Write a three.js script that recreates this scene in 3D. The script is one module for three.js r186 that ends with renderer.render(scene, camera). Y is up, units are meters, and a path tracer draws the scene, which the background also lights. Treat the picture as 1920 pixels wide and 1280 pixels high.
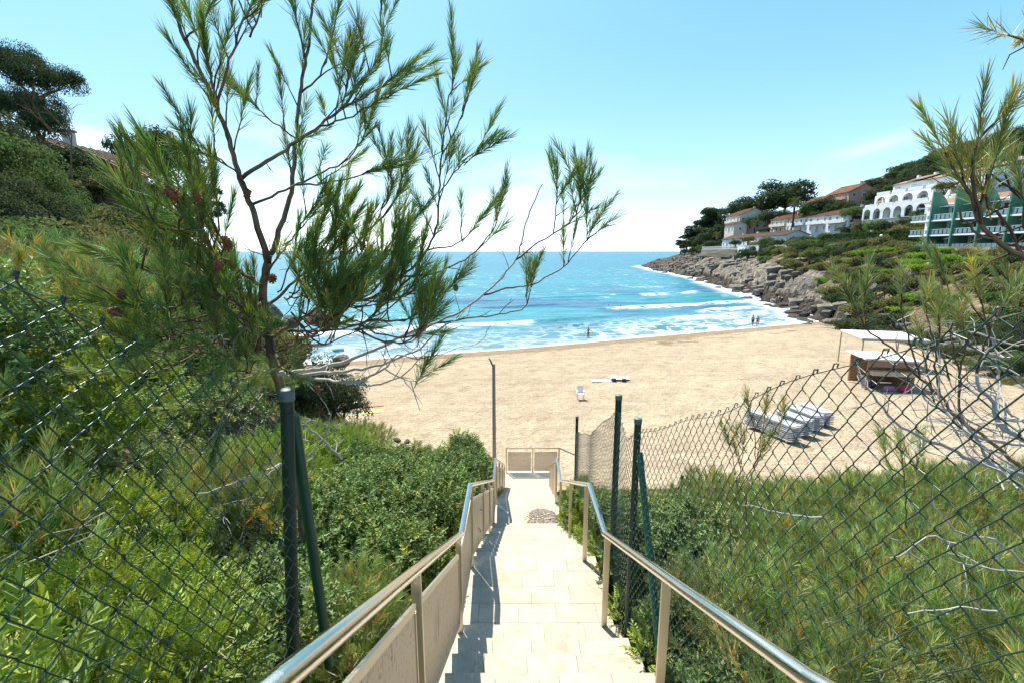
import * as THREE from 'three';
import { mergeGeometries } from 'three/addons/utils/BufferGeometryUtils.js';
import { MarchingCubes } from 'three/addons/objects/MarchingCubes.js';

// ---------------------------------------------------------------- camera, sky, sun, exposure
const scene = new THREE.Scene();
const EYE = 11, PITCH = THREE.MathUtils.degToRad(10.64), FPX = 900;
const CP = Math.cos(PITCH), SP = Math.sin(PITCH);
const camera = new THREE.PerspectiveCamera(70.83, 1024 / 682, 0.05, 40000);
camera.position.set(0, EYE, 0);
camera.rotation.set(-PITCH, 0, 0);
scene.add(camera);

const renderer = new THREE.WebGLRenderer({ antialias: true });
renderer.setSize(1024, 682);
renderer.toneMapping = THREE.LinearToneMapping;
renderer.toneMappingExposure = 2.6;
renderer.shadowMap.enabled = true;
renderer.shadowMap.type = THREE.PCFSoftShadowMap;

const SUN = new THREE.Vector3(-0.30, 1, -0.52).normalize();
const sun = new THREE.DirectionalLight(new THREE.Color(1, 0.95, 0.85), 3.9);
sun.position.copy(SUN).multiplyScalar(300);
sun.castShadow = true;
sun.shadow.camera.left = sun.shadow.camera.bottom = -160;
sun.shadow.camera.right = sun.shadow.camera.top = 160;
sun.shadow.camera.far = 700;
sun.shadow.mapSize.set(4096, 4096);
scene.add(sun); scene.add(sun.target);

// ---------------------------------------------------------------- numbers
function rng(seed) { let a = seed >>> 0; return () => { a = (a + 0x6D2B79F5) | 0; let t = Math.imul(a ^ (a >>> 15), 1 | a); t = (t + Math.imul(t ^ (t >>> 7), 61 | t)) ^ t; return ((t ^ (t >>> 14)) >>> 0) / 4294967296; }; }
const R0 = rng(77);
const clamp = (x, a = 0, b = 1) => Math.min(b, Math.max(a, x));
const lerp = (a, b, t) => a + (b - a) * t;
const sstep = (a, b, x) => { const t = clamp((x - a) / (b - a)); return t * t * (3 - 2 * t); };
function hash2(i, j) { let h = Math.imul(i, 374761393) ^ Math.imul(j, 668265263); h = Math.imul(h ^ (h >>> 13), 1274126177); return ((h ^ (h >>> 16)) >>> 0) / 4294967296; }
function noise2(x, y) { const i = Math.floor(x), j = Math.floor(y); let u = x - i, v = y - j; u = u * u * (3 - 2 * u); v = v * v * (3 - 2 * v); return lerp(lerp(hash2(i, j), hash2(i + 1, j), u), lerp(hash2(i, j + 1), hash2(i + 1, j + 1), u), v); }
function fbm(x, y, o = 4) { let s = 0, a = 0.5, n = 0; for (let k = 0; k < o; k++) { s += a * noise2(x, y); n += a; a *= 0.5; x = x * 2.03 + 17.1; y = y * 2.03 + 9.7; } return s / n; }
function pnoise(x, y, px) { // periodic value noise
  const i = Math.floor(x), j = Math.floor(y); let u = x - i, v = y - j; u = u * u * (3 - 2 * u); v = v * v * (3 - 2 * v);
  const m = (k) => ((k % px) + px) % px;
  return lerp(lerp(hash2(m(i), m(j)), hash2(m(i + 1), m(j)), u), lerp(hash2(m(i), m(j + 1)), hash2(m(i + 1), m(j + 1)), u), v);
}
function pfbm(x, y, p, o = 4) { let s = 0, a = 0.5, n = 0; for (let k = 0; k < o; k++) { s += a * pnoise(x, y, p); n += a; a *= 0.5; x *= 2; y *= 2; p *= 2; } return s / n; }
function pl(pts, x) { if (x <= pts[0][0]) return pts[0][1]; for (let i = 1; i < pts.length; i++) if (x <= pts[i][0]) { const [a, b] = pts[i - 1], [c, d] = pts[i]; return b + (d - b) * (x - a) / (c - a); } return pts[pts.length - 1][1]; }
const V = (x, y, z) => new THREE.Vector3(x, y, z);
// a point of the place seen at pixel (x, y) of the 1920 x 1280 photograph, d metres along the lens axis
function at(x, y, d) { const u = (x - 960) / FPX, v = (y - 640) / FPX; return V(u * d, EYE + (-v * CP - SP) * d, -(CP - v * SP) * d); }
// the same for a known height Y of the place
function onLevel(x, y, Y) { const v = (y - 640) / FPX; const d = (EYE - Y) / (v * CP + SP); return at(x, y, d); }

// ---------------------------------------------------------------- sky
{
  const W = 1024, H = 512, data = new Float32Array(W * H * 4);
  for (let j = 0; j < H; j++) {
    const el = ((j + 0.5) / H - 0.5) * Math.PI;           // row 0 is the bottom
    for (let i = 0; i < W; i++) {
      const az = ((i + 0.5) / W - 0.5) * Math.PI * 2;
      const dir = V(Math.cos(el) * Math.cos(az), Math.sin(el), Math.cos(el) * Math.sin(az));
      const e = Math.max(0, el), s = Math.sin(e);
      const k = Math.pow(clamp(1 - s), 3.6);               // towards the horizon
      let r = lerp(0.065, 0.40, k), g = lerp(0.225, 0.74, k), b = lerp(0.53, 0.86, k);
      const c = clamp(dir.dot(SUN)), glow = 0.5 * Math.pow(c, 6) + 0.20 * Math.pow(c, 2);
      r += glow * 0.42; g += glow * 0.58; b += glow * 0.52;
      const hz = Math.exp(-e * 13) * (0.30 + 0.70 * clamp((dir.x * SUN.x + dir.z * SUN.z) * 1.4 + 0.3)); r += 0.55 * hz; g += 0.28 * hz; b += 0.22 * hz;
      // low white cloud towards the sun's side, thin elsewhere, and one faint streak
      const n = fbm(az * 7 + 40, el * 30, 5), bank = sstep(0.46, 0.70, n) * sstep(0.26, 0.10, e) * sstep(-0.005, 0.03, el);
      const w = 0.4 * bank * Math.pow(clamp(0.5 + 0.5 * Math.cos(az + Math.PI / 2 + 0.55)), 10);
      const st = 0.2 * Math.exp(-Math.pow((e - 0.165 - 0.18 * (az + Math.PI / 2 - 0.62)) / 0.010, 2)) * Math.exp(-Math.pow((az + Math.PI / 2 - 0.62) / 0.06, 2)) * (0.5 + fbm(az * 60, el * 120, 3));
      const q = clamp(w + st);
      r = lerp(r, 1.05, q); g = lerp(g, 1.06, q); b = lerp(b, 1.07, q);
      const o = (j * W + i) * 4, dim = 0.74; data[o] = r * dim; data[o + 1] = g * dim; data[o + 2] = b * dim; data[o + 3] = 1;
    }
  }
  const sky = new THREE.DataTexture(data, W, H, THREE.RGBAFormat, THREE.FloatType);
  sky.mapping = THREE.EquirectangularReflectionMapping; sky.magFilter = sky.minFilter = THREE.LinearFilter; sky.wrapS = THREE.RepeatWrapping; sky.needsUpdate = true;
  scene.background = sky; scene.environment = sky;
}

// ---------------------------------------------------------------- helpers for things
const taken = new Map();
function numbered(name) { const n = taken.get(name) || 0; taken.set(name, n + 1); return n ? `${name}_${String(n).padStart(3, '0')}` : name; }
function shade(o) { o.traverse((m) => { if (m.isMesh) { m.castShadow = m.receiveShadow = true; } }); return o; }
function mesh(name, geo, mat, parent) { const m = new THREE.Mesh(geo, mat); m.name = name; m.castShadow = m.receiveShadow = true; if (parent) parent.add(m); return m; }
function thing(name, label, category, pos = [0, 0, 0], turn = 0, group) {
  const o = new THREE.Group(); o.name = numbered(name); o.position.set(...pos); o.rotation.y = turn; o.userData = { label, category };
  if (group) o.userData.group = group; scene.add(o); return o;
}
function single(name, geo, mat, label, category, group) { const m = mesh(numbered(name), geo, mat, scene); m.userData = { label, category }; if (group) m.userData.group = group; return m; }
function struct(name, geo, mat) { const m = mesh(name, geo, mat, scene); m.userData.kind = 'structure'; return m; }
function copyOf(root, pos, turn, label, group, scale) { const r = root.clone(); r.name = numbered(root.name.replace(/_\d{3}$/, '')); r.userData = { ...root.userData, label }; if (group) r.userData.group = group; r.position.set(...pos); r.rotation.y = turn; if (scale) r.scale.set(...(Array.isArray(scale) ? scale : [scale, scale, scale])); scene.add(r); return r; }

function M(r, g, b, o = {}) { return new THREE.MeshPhysicalMaterial({ color: new THREE.Color().setRGB(r, g, b), roughness: 0.8, metalness: 0, ...o }); }
function tex(size, fn, srgb = true) { // fn(u, v) -> [r, g, b] 0..1 display values (colour) or raw (data)
  const d = new Uint8Array(size * size * 4);
  for (let j = 0; j < size; j++) for (let i = 0; i < size; i++) { const c = fn(i / size, j / size), o = (j * size + i) * 4; d[o] = clamp(c[0]) * 255; d[o + 1] = clamp(c[1]) * 255; d[o + 2] = clamp(c[2]) * 255; d[o + 3] = 255; }
  const t = new THREE.DataTexture(d, size, size); t.wrapS = t.wrapT = THREE.RepeatWrapping; t.magFilter = THREE.LinearFilter; t.minFilter = THREE.LinearMipmapLinearFilter; t.generateMipmaps = true;
  if (srgb) t.colorSpace = THREE.SRGBColorSpace; t.needsUpdate = true; return t;
}
const grey = (fn) => (u, v) => { const k = fn(u, v); return [k, k, k]; };
function rep(t, x, y = x) { const c = t.clone(); c.repeat.set(x, y); c.needsUpdate = true; return c; }

function flat(g) { const n = g.index ? g.toNonIndexed() : g; return n; }
function merge(list) { return mergeGeometries(list.map((g) => { const n = g.index ? g.toNonIndexed() : g; for (const k of Object.keys(n.attributes)) if (!['position', 'normal', 'uv'].includes(k)) n.deleteAttribute(k); return n; })); }
function box(w, h, d, x = 0, y = 0, z = 0, ry = 0, rx = 0, rz = 0) { const g = new THREE.BoxGeometry(w, h, d); if (rx) g.rotateX(rx); if (rz) g.rotateZ(rz); if (ry) g.rotateY(ry); g.translate(x, y, z); return g; }
function cyl(r0, r1, h, x = 0, y = 0, z = 0, n = 10) { const g = new THREE.CylinderGeometry(r1, r0, h, n); g.translate(x, y, z); return g; }
function bar(a, b, r, n = 8, r2 = r) { const d = V().subVectors(b, a), L = d.length(); const g = new THREE.CylinderGeometry(r2, r, L, n); g.translate(0, L / 2, 0); g.applyQuaternion(new THREE.Quaternion().setFromUnitVectors(V(0, 1, 0), d.normalize())); g.translate(a.x, a.y, a.z); return g; }
function beam(a, b, w, h) { // rectangular bar from a to b, w across, h in the vertical plane
  const d = V().subVectors(b, a), L = d.length(); const g = new THREE.BoxGeometry(w, h, L); const m = new THREE.Matrix4().lookAt(b, a, V(0, 1, 0)); g.applyMatrix4(m); g.translate((a.x + b.x) / 2, (a.y + b.y) / 2, (a.z + b.z) / 2); return g;
}
// tapered tube along points with radii
function limb(pts, radii, n = 6) {
  const P = [], N = [], U = [], I = [];
  let prev = null; let len = 0;
  const up = V(0.31, 0.2, 0.93).normalize(); let side = null;
  for (let k = 0; k < pts.length; k++) {
    const t = V().subVectors(pts[Math.min(k + 1, pts.length - 1)], pts[Math.max(k - 1, 0)]).normalize();
    side = side ? side.sub(t.clone().multiplyScalar(side.dot(t))).normalize() : V().crossVectors(t, up).normalize();
    const b = V().crossVectors(t, side);
    if (prev) len += pts[k].distanceTo(prev); prev = pts[k];
    for (let j = 0; j <= n; j++) {
      const a = j / n * Math.PI * 2, c = Math.cos(a), s = Math.sin(a), nx = side.x * c + b.x * s, ny = side.y * c + b.y * s, nz = side.z * c + b.z * s, r = radii[k];
      P.push(pts[k].x + nx * r, pts[k].y + ny * r, pts[k].z + nz * r); N.push(nx, ny, nz); U.push(j / n * 0.3, len);
    }
  }
  for (let k = 0; k < pts.length - 1; k++) for (let j = 0; j < n; j++) { const a = k * (n + 1) + j, b = a + n + 1; I.push(a, a + 1, b, b, a + 1, b + 1); }
  const g = new THREE.BufferGeometry(); g.setAttribute('position', new THREE.Float32BufferAttribute(P, 3)); g.setAttribute('normal', new THREE.Float32BufferAttribute(N, 3)); g.setAttribute('uv', new THREE.Float32BufferAttribute(U, 2)); g.setIndex(I); return g;
}
function smoothPath(pts, step) { const c = new THREE.CatmullRomCurve3(pts, false, 'centripetal'); const n = Math.max(2, Math.ceil(c.getLength() / step)); return c.getSpacedPoints(n); }
// a sheet from a grid of points: fn(i, j) -> [x, y, z, u, v, [r, g, b]?]
function sheet(nx, ny, fn) {
  const P = [], U = [], C = [], I = [];
  for (let j = 0; j <= ny; j++) for (let i = 0; i <= nx; i++) { const q = fn(i, j); P.push(q[0], q[1], q[2]); U.push(q[3], q[4]); if (q[5]) C.push(...q[5]); }
  for (let j = 0; j < ny; j++) for (let i = 0; i < nx; i++) { const a = j * (nx + 1) + i, b = a + nx + 1; I.push(a, a + 1, b, b, a + 1, b + 1); }
  const g = new THREE.BufferGeometry(); g.setAttribute('position', new THREE.Float32BufferAttribute(P, 3)); g.setAttribute('uv', new THREE.Float32BufferAttribute(U, 2)); if (C.length) g.setAttribute('color', new THREE.Float32BufferAttribute(C, 3));
  g.setIndex(I); g.computeVertexNormals();
  if (g.attributes.normal.getY(Math.floor(g.attributes.normal.count / 2)) < 0) { const ix = g.index.array; for (let k = 0; k < ix.length; k += 3) { const t = ix[k]; ix[k] = ix[k + 1]; ix[k + 1] = t; } g.computeVertexNormals(); }
  return g;
}

// ---------------------------------------------------------------- the lie of the land (x to the right, f metres ahead = -z)
const STAIR = [[-6, 1.3], [0.7, 1.6], [3.5, 3.1], [4.7, 3.25], [8.9, 5.45], [10.2, 5.58], [15.1, 8.0], [16.8, 8.0], [17.6, 9.15]];
const shoreF = (x) => x > 0 ? 53.8 + 0.44 * x : 53.8 + 0.34 * x - 0.0015 * x * x;
const sandY = (x, f) => { const s = shoreF(x) - f; return (s > 0 ? 0.052 * s - 0.00012 * s * s : 0.09 * s) + 0.05 * (fbm(x * 0.22, f * 0.22, 3) - 0.5) * clamp(s / 6, 0, 1) * 2; };
const hillEdge = (f) => f < 16 ? -2.4 : -2.4 - (f - 16) * 0.62;
function groundY(x, f) {
  const near = EYE - pl(STAIR, f) - 0.42;
  let y = lerp(near, sandY(x, f) - 0.35, sstep(15.5, 18.5, f));
  const d = hillEdge(f) - x;
  if (d > 0) { const sl = lerp(0.74, 1.2, sstep(30, 62, f)); const rise = sl * d; const top = lerp(15.5, 18.2, sstep(8, 45, f)) + 2 * (fbm(x * 0.07, f * 0.07, 3) - 0.5); y = y + rise; const k = 2.2; if (y > top - k) { const e = y - (top - k); y = top - k + k * (1 - Math.exp(-e / k)) + 0.05 * e; } y += 0.8 * (fbm(x * 0.25 + 5, f * 0.25, 3) - 0.5) * sstep(0, 4, d); }
  if (x > 1) y += 0.06 * (x - 1) * sstep(18, 12, f) + 0.25 * (fbm(x * 0.5, f * 0.5, 3) - 0.5) * sstep(1, 3, x);
  if (x < -8) { const c = sstep(74, 82, f + 3 * fbm(x * 0.3, 2, 2)); y = lerp(y, -3, c); }
  return y;
}
const coastX = (f) => pl([[4, 25], [17, 27], [30, 33.5], [51, 43], [75, 46.5], [101, 54], [150, 65], [207, 76], [290, 84], [351, 90], [385, 104], [420, 150]], f);
function headY(t, f, x) {
  const base = f < 78 ? lerp(sandY(coastX(f), f) - 0.35, -0.7, sstep(68, 78, f)) : -0.7;
  if (t < 0) return base + t * 0.35;
  const plateau = lerp(11.6, 9.6, sstep(270, 350, f));
  const w = lerp(30, 22, sstep(60, 120, f)) * lerp(1, 1.7, sstep(220, 330, f));
  const k = clamp(t / w);
  let y = base + (plateau - base) * (0.55 * k + 0.45 * Math.sin(k * Math.PI / 2)) ;
  const rr = rockReach(x, f), rockBand = sstep(rr * 1.2, rr * 0.75, t);
  const rough = fbm(x * 0.16 + 3, f * 0.16, 5) - 0.5;
  const rid = 1 - Math.abs(2 * fbm(x * 0.24 + 11, f * 0.13, 4) - 1), rid2 = 1 - Math.abs(2 * fbm(x * 0.7 + 4, f * 0.45, 3) - 1);
  y += rockBand * sstep(0, 3, t) * (-1.9 * sstep(0.86, 0.97, rid) - 0.55 * sstep(0.86, 0.97, rid2));
  y += rough * 3.6 * rockBand * sstep(0, 4, t) + 0.6 * (fbm(x * 0.1, f * 0.1, 3) - 0.5);
  // bedding: thin beds dipping to the sea
  const dip = y + 0.05 * f + 1.4 * (fbm(x * 0.05, f * 0.05, 2) - 0.5), bed = 1.05, fr = dip / bed - Math.floor(dip / bed);
  y += rockBand * (sstep(0.55, 0.9, fr) - fr) * bed * 1.0 * clamp((fbm(x * 0.12, f * 0.07, 3) - 0.3) * 3);
  const end = f < 118 ? lerp(106, coastX(f) + 36, sstep(104, 128, f)) : coastX(f) + 36;
  const over = x - end;
  if (over > 0) y += Math.min(over, 26) * 0.68 + Math.max(0, Math.min(over - 26, 60)) * 0.42 + (f > 250 ? -Math.min(over, 60) * 0.2 * sstep(250, 330, f) : 0);
  return Math.max(y, base - 0.2);
}
// ---------------------------------------------------------------- shared surface textures
const T_grain = tex(512, grey((u, v) => 0.5 + 0.9 * (pfbm(u * 32, v * 32, 32, 4) - 0.5)), false);
const T_coarse = tex(512, grey((u, v) => 0.5 + 1.1 * (pfbm(u * 6, v * 6, 6, 6) - 0.5)), false);
const T_mottle = tex(512, (u, v) => { const n = pfbm(u * 8, v * 8, 8, 6), k = 0.93 + 0.20 * (n - 0.5) + 0.08 * (pfbm(u * 64, v * 64, 64, 2) - 0.5); return [k, k * 0.995, k * 0.985]; });
const T_sand = tex(1024, (u, v) => {
  const n = pfbm(u * 10, v * 10, 10, 6), m = pfbm(u * 40 + 3, v * 40, 40, 3), s = pfbm(u * 160, v * 160, 160, 2);
  const k = 0.86 + 0.20 * (n - 0.5) + 0.20 * (m - 0.5) + 0.12 * (s - 0.5);
  const d = sstep(0.66, 0.74, m) * 0.10; return [k - d * 0.7, k * 0.985 - d, k * 0.96 - d * 1.2];
});
const T_sandBump = tex(1024, grey((u, v) => { const n = pfbm(u * 14, v * 14, 14, 3), m = pfbm(u * 42, v * 42, 42, 3); return 0.25 + 0.5 * n + 0.5 * sstep(0.35, 0.6, m) * 0.6; }), false);
const T_bark = tex(256, (u, v) => { const n = pfbm(u * 10, v * 4, 2, 1) * 0 + pfbm(u * 16, v * 8, 8, 4); const k = 0.55 + 0.8 * (n - 0.5); return [k, k * 0.93, k * 0.85]; });
const T_rock = tex(1024, (u, v) => { const n = pfbm(u * 9, v * 9, 9, 7), m = pfbm(u * 30, v * 60, 30, 4); const k = 0.70 + 0.55 * (n - 0.5) + 0.30 * (m - 0.5); return [k, k * 0.97, k * 0.93]; });
const T_rockBump = tex(1024, grey((u, v) => { const n = pfbm(u * 12, v * 12, 12, 6), r = 1 - Math.abs(pfbm(u * 8 + 3, v * 20, 8, 5) * 2 - 1); return 0.5 * n + 0.5 * r; }), false);

const T_stone = tex(1024, (u, v) => { const n = pfbm(u * 5, v * 5, 5, 6), f = pfbm(u * 90, v * 90, 90, 2), st = sstep(0.60, 0.70, pfbm(u * 11 + 3, v * 11, 11, 5)), pit = sstep(0.70, 0.76, pfbm(u * 60, v * 60 + 5, 60, 3)); const k = 0.95 + 0.16 * (n - 0.5) + 0.08 * (f - 0.5) - 0.05 * st * (0.5 + f) - 0.07 * pit; return [k, k * (0.995 - 0.01 * st), k * (0.985 - 0.03 * st)]; });
const T_streak = tex(1024, (u, v) => { const s = pfbm(u * 70, v * 5, 5, 1) * 0 + noise2(u * 90, v * 3.2) * 0.6 + noise2(u * 210 + 7, v * 9) * 0.4, on = sstep(0.48, 0.66, pfbm(u * 6, v * 4, 2, 3)); const d = sstep(0.60, 0.74, s) * on, sp = sstep(0.72, 0.78, pfbm(u * 90, v * 90, 90, 2)); const k = 0.94 - 0.42 * d - 0.25 * sp; return [k, k * 0.97, k * 0.92]; });
const MAT = {
  sand: M(0.51, 0.42, 0.30, { roughness: 1, vertexColors: true, map: rep(T_sand, 1 / 9), bumpMap: rep(T_sandBump, 1 / 7), bumpScale: 0.13, specularIntensity: 0.2 }),
  soil: M(0.20, 0.155, 0.10, { roughness: 1, vertexColors: false, map: rep(T_rock, 1 / 3), bumpMap: rep(T_rockBump, 1 / 2), bumpScale: 0.08, specularIntensity: 0.2 }),
  cliff: M(1, 1, 1, { roughness: 1, vertexColors: true, map: rep(T_rock, 1 / 9), bumpMap: rep(T_rockBump, 1 / 6), bumpScale: 0.5, specularIntensity: 0.25 }),
  steel: M(0.66, 0.62, 0.55, { metalness: 1, roughness: 0.20, roughnessMap: rep(tex(256, grey((u, v) => 0.55 + 0.9 * (pfbm(u * 8, v * 8, 8, 4) - 0.3)), false), 3), bumpMap: rep(T_grain, 4), bumpScale: 0.0002 }),
  steelPost: M(0.64, 0.57, 0.46, { metalness: 1, roughness: 0.38, bumpMap: rep(T_grain, 6), bumpScale: 0.0004 }),
  panel: null,
  greenPost: M(0.004, 0.034, 0.022, { roughness: 0.5, clearcoat: 0.1, clearcoatRoughness: 0.4, map: rep(T_mottle, 2) }),
  greenBrace: M(0.006, 0.075, 0.046, { roughness: 0.45, map: rep(T_mottle, 2) }),
  greenWire: M(0.004, 0.040, 0.027, { roughness: 0.34, clearcoat: 0.3, clearcoatRoughness: 0.3 }),
  cap: M(0.10, 0.14, 0.12, { roughness: 0.5 }),
  bark: M(0.56, 0.42, 0.30, { roughness: 1, map: T_bark, bumpMap: T_bark, bumpScale: 0.006 }),
  twig: M(0.38, 0.25, 0.14, { roughness: 1, map: T_bark }),
  dead: M(0.46, 0.425, 0.38, { roughness: 0.95, map: rep(T_mottle, 3), bumpMap: T_bark, bumpScale: 0.003 }),
  white: M(0.78, 0.77, 0.74, { roughness: 0.75, map: rep(T_mottle, 0.3) }),
  whitePlastic: M(0.80, 0.80, 0.80, { roughness: 0.4 }),
  dark: M(0.02, 0.02, 0.025, { roughness: 0.6 }),
  glass: M(0.05, 0.07, 0.09, { roughness: 0.12, metalness: 0.1, specularIntensity: 0.8 }),
};
{ // perforated sheet: small staggered dimples with a hole in each
  const d = tex(256, (u, v) => { const n = 16; let a = u * n, b = v * n; if (Math.floor(b) % 2) a += 0.5; const q = Math.hypot(a - Math.floor(a) - 0.5, b - Math.floor(b) - 0.5); const h = sstep(0.40, 0.28, q); const k = 0.88 * (1 - h) + 0.30 * h; return [k, k * 0.97, k * 0.92]; });
  MAT.panel = M(0.62, 0.50, 0.36, { metalness: 0.40, roughness: 0.40, map: rep(T_streak, 0.7), bumpMap: rep(tex(256, grey((u, v) => { const n = 16; let a = u * n, b = v * n; if (Math.floor(b) % 2) a += 0.5; return sstep(0.25, 0.45, Math.hypot(a - Math.floor(a) - 0.5, b - Math.floor(b) - 0.5)); }), false), 6), bumpScale: 0.0015 });
}

{ const holes = tex(128, grey((u, v) => { const n = 8; let a = u * n, b = v * n; if (Math.floor(b) % 2) a += 0.5; return Math.hypot(a - Math.floor(a) - 0.5, b - Math.floor(b) - 0.5) < 0.36 ? 0 : 1; }), false); MAT.openPanel = M(0.60, 0.48, 0.35, { metalness: 0.3, roughness: 0.45, alphaMap: rep(holes, 12), alphaTest: 0.5, side: THREE.DoubleSide }); }

// ---------------------------------------------------------------- sand
{
  const xs = 330, fs = 300;
  struct('sand_beach', sheet(xs, fs, (i, j) => {
    const x = lerp(-52, 66, i / xs), f = 13 + 87 * Math.pow(j / fs, 1.25); let y = sandY(x, f);
    const s = shoreF(x) - f;
    y += (0.07 * (fbm(x * 1.1, f * 1.1, 4) - 0.5) + 0.035 * (noise2(x * 3.1, f * 3.1) - 0.5)) * clamp(s / 5);
    // sand stays wet where the waves run up, its edge uneven; heaps of dry weed along the tide line on the right
    const edge = 2.2 + 2.6 * fbm(x * 0.16 + 8, f * 0.05, 3), wet = s < edge ? 1 : 0;
    const weed = x > 16 ? sstep(0.60, 0.68, fbm(x * 0.55, f * 1.1 + 20, 4)) * sstep(3, 5, s) * sstep(9, 6, s) : 0;
    const m = 0.90 + 0.22 * (fbm(x * 0.09 + 2, f * 0.14, 4) - 0.5);
    let c = [m, m * 0.985, m * 0.96];
    if (wet) c = [0.70 * m, 0.64 * m, 0.58 * m];
    if (weed) c = [lerp(c[0], 0.42, weed * 0.8), lerp(c[1], 0.34, weed * 0.8), lerp(c[2], 0.30, weed * 0.8)];
    return [x, y, -f, x, f, c];
  }), MAT.sand);
}
// ---------------------------------------------------------------- near hillside (left of and under the stairs, and right of the fence)
{
  const nx = 260, nf = 230;
  struct('hillside', sheet(nx, nf, (i, j) => {
    const a = i / nx; const x = a < 0.75 ? -105 + 103 * (1 - Math.pow(1 - a / 0.75, 1.6)) : -2 + 36 * Math.pow((a - 0.75) / 0.25, 1.3), f = -9 + 97 * Math.pow(j / nf, 1.5);
    let y = groundY(x, f); const d = hillEdge(f) - x;
    let c = [0.20, 0.155, 0.10];
    const rock = sstep(42, 50, f + 5 * fbm(x * 0.2, f * 0.2, 3)) * sstep(-2, 1, d);
    if (rock > 0) { const dip = y + 0.3 * x, fr = dip / 1.3 - Math.floor(dip / 1.3); y += rock * ((sstep(0.5, 0.9, fr) - fr) * 0.9 + 1.6 * (fbm(x * 0.4, f * 0.4, 4) - 0.5)); const m = 0.8 + 0.5 * fbm(x * 0.3, f * 0.3, 4); c = [0.36 * m, 0.30 * m, 0.23 * m]; if (y < 0.8) c = [0.12, 0.105, 0.09]; }
    return [x, y, -f, x, f, c];
  }), MAT.cliff);
}
// ---------------------------------------------------------------- right-hand headland: bank, rocks, plateau, hill
function rockReach(x, f) { return pl([[10, 2], [50, 4], [70, 5], [85, 9], [110, 13], [160, 17], [215, 21], [260, 30], [290, 70], [400, 120]], f) * (0.5 + 0.75 * fbm(x * 0.06 + 9, f * 0.06, 3)); }
{
  const nf = 860, nt = 260;
  struct('headland', sheet(nt, nf, (i, j) => {
    const f = 6 + 420 * Math.pow(j / nf, 1.55), a = i / nt, t = a < 0.72 ? lerp(-6, 46, a / 0.72) : 46 + 190 * Math.pow((a - 0.72) / 0.28, 1.5);
    const jitter = t > -4 && t < 44 ? 1 : 0;
    const x = coastX(f) + t + jitter * 1.6 * (fbm(f * 0.11, t * 0.11 + 31, 3) - 0.5) + (f > 70 ? 5 * (fbm(f * 0.05, 7, 3) - 0.5) : 0) * sstep(40, 10, t);
    let y = headY(t, f, x);
    const reach = rockReach(x, f);
    const m = 0.80 + 0.55 * (fbm(x * 0.22, f * 0.22 + y * 0.4, 5) - 0.2);
    let c;
    if (t < reach) { c = [0.39 * m, 0.362 * m, 0.32 * m]; if (fbm(x * 0.1 + 50, f * 0.1, 3) > 0.52) c = [0.45 * m, 0.415 * m, 0.355 * m]; if (f > 66 && y < 1.5 + 1.4 * fbm(x * 0.3, f * 0.3, 3)) c = [0.13 * m, 0.115 * m, 0.10 * m]; if (f > 230 && fbm(x * 0.07, f * 0.07 + 3, 3) > 0.4) c = [0.25 * m, 0.225 * m, 0.20 * m]; }
    else c = fbm(x * 0.12, f * 0.12, 4) > 0.56 ? [0.34 * m, 0.275 * m, 0.17 * m] : [0.10 * m, 0.105 * m, 0.04 * m];
    return [x, y, -f, x + y * 0.6, f + y * 0.6, c];
  }), MAT.cliff);
}
// ---------------------------------------------------------------- sea
const offshore = (x, f) => (f - shoreF(x)) * 0.9 + 2.2 * (fbm(x * 0.09, f * 0.05, 3) - 0.5);
const crests = [[5.5, 0.28, 0.9], [11.5, 0.42, 1.25], [18.5, 0.36, 1.3], [27, 0.3, 1.4], [38, 0.26, 1.6], [52, 0.24, 1.9], [70, 0.22, 2.2]];
function crestAt(x, f, k) { const so = offshore(x, f); const [c, h, w] = crests[k]; const line = c + 2.4 * (fbm(x * 0.045 + k * 13, k * 7.7, 3) - 0.5) * (1 + k * 0.5); const q = (so - line) / w; const live = sstep(0.36, 0.56, fbm(x * 0.05 + k * 31, k * 3.3, 2) + (x > 4 ? 0.06 : -0.03)); return [q, h * live, live]; }
function seaHeight(x, f) {
  let y = 0.05 * Math.sin(f * 0.9 + 3 * fbm(x * 0.08, f * 0.08, 2)) + 0.10 * (fbm(x * 0.25, f * 0.6, 3) - 0.5);
  const so = offshore(x, f);
  for (let k = 0; k < crests.length; k++) { const [q, h] = crestAt(x, f, k); y += h * Math.exp(-q * q * (q < 0 ? 3 : 0.8)); }
  return y * clamp(so / 4, 0, 1);
}
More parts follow.
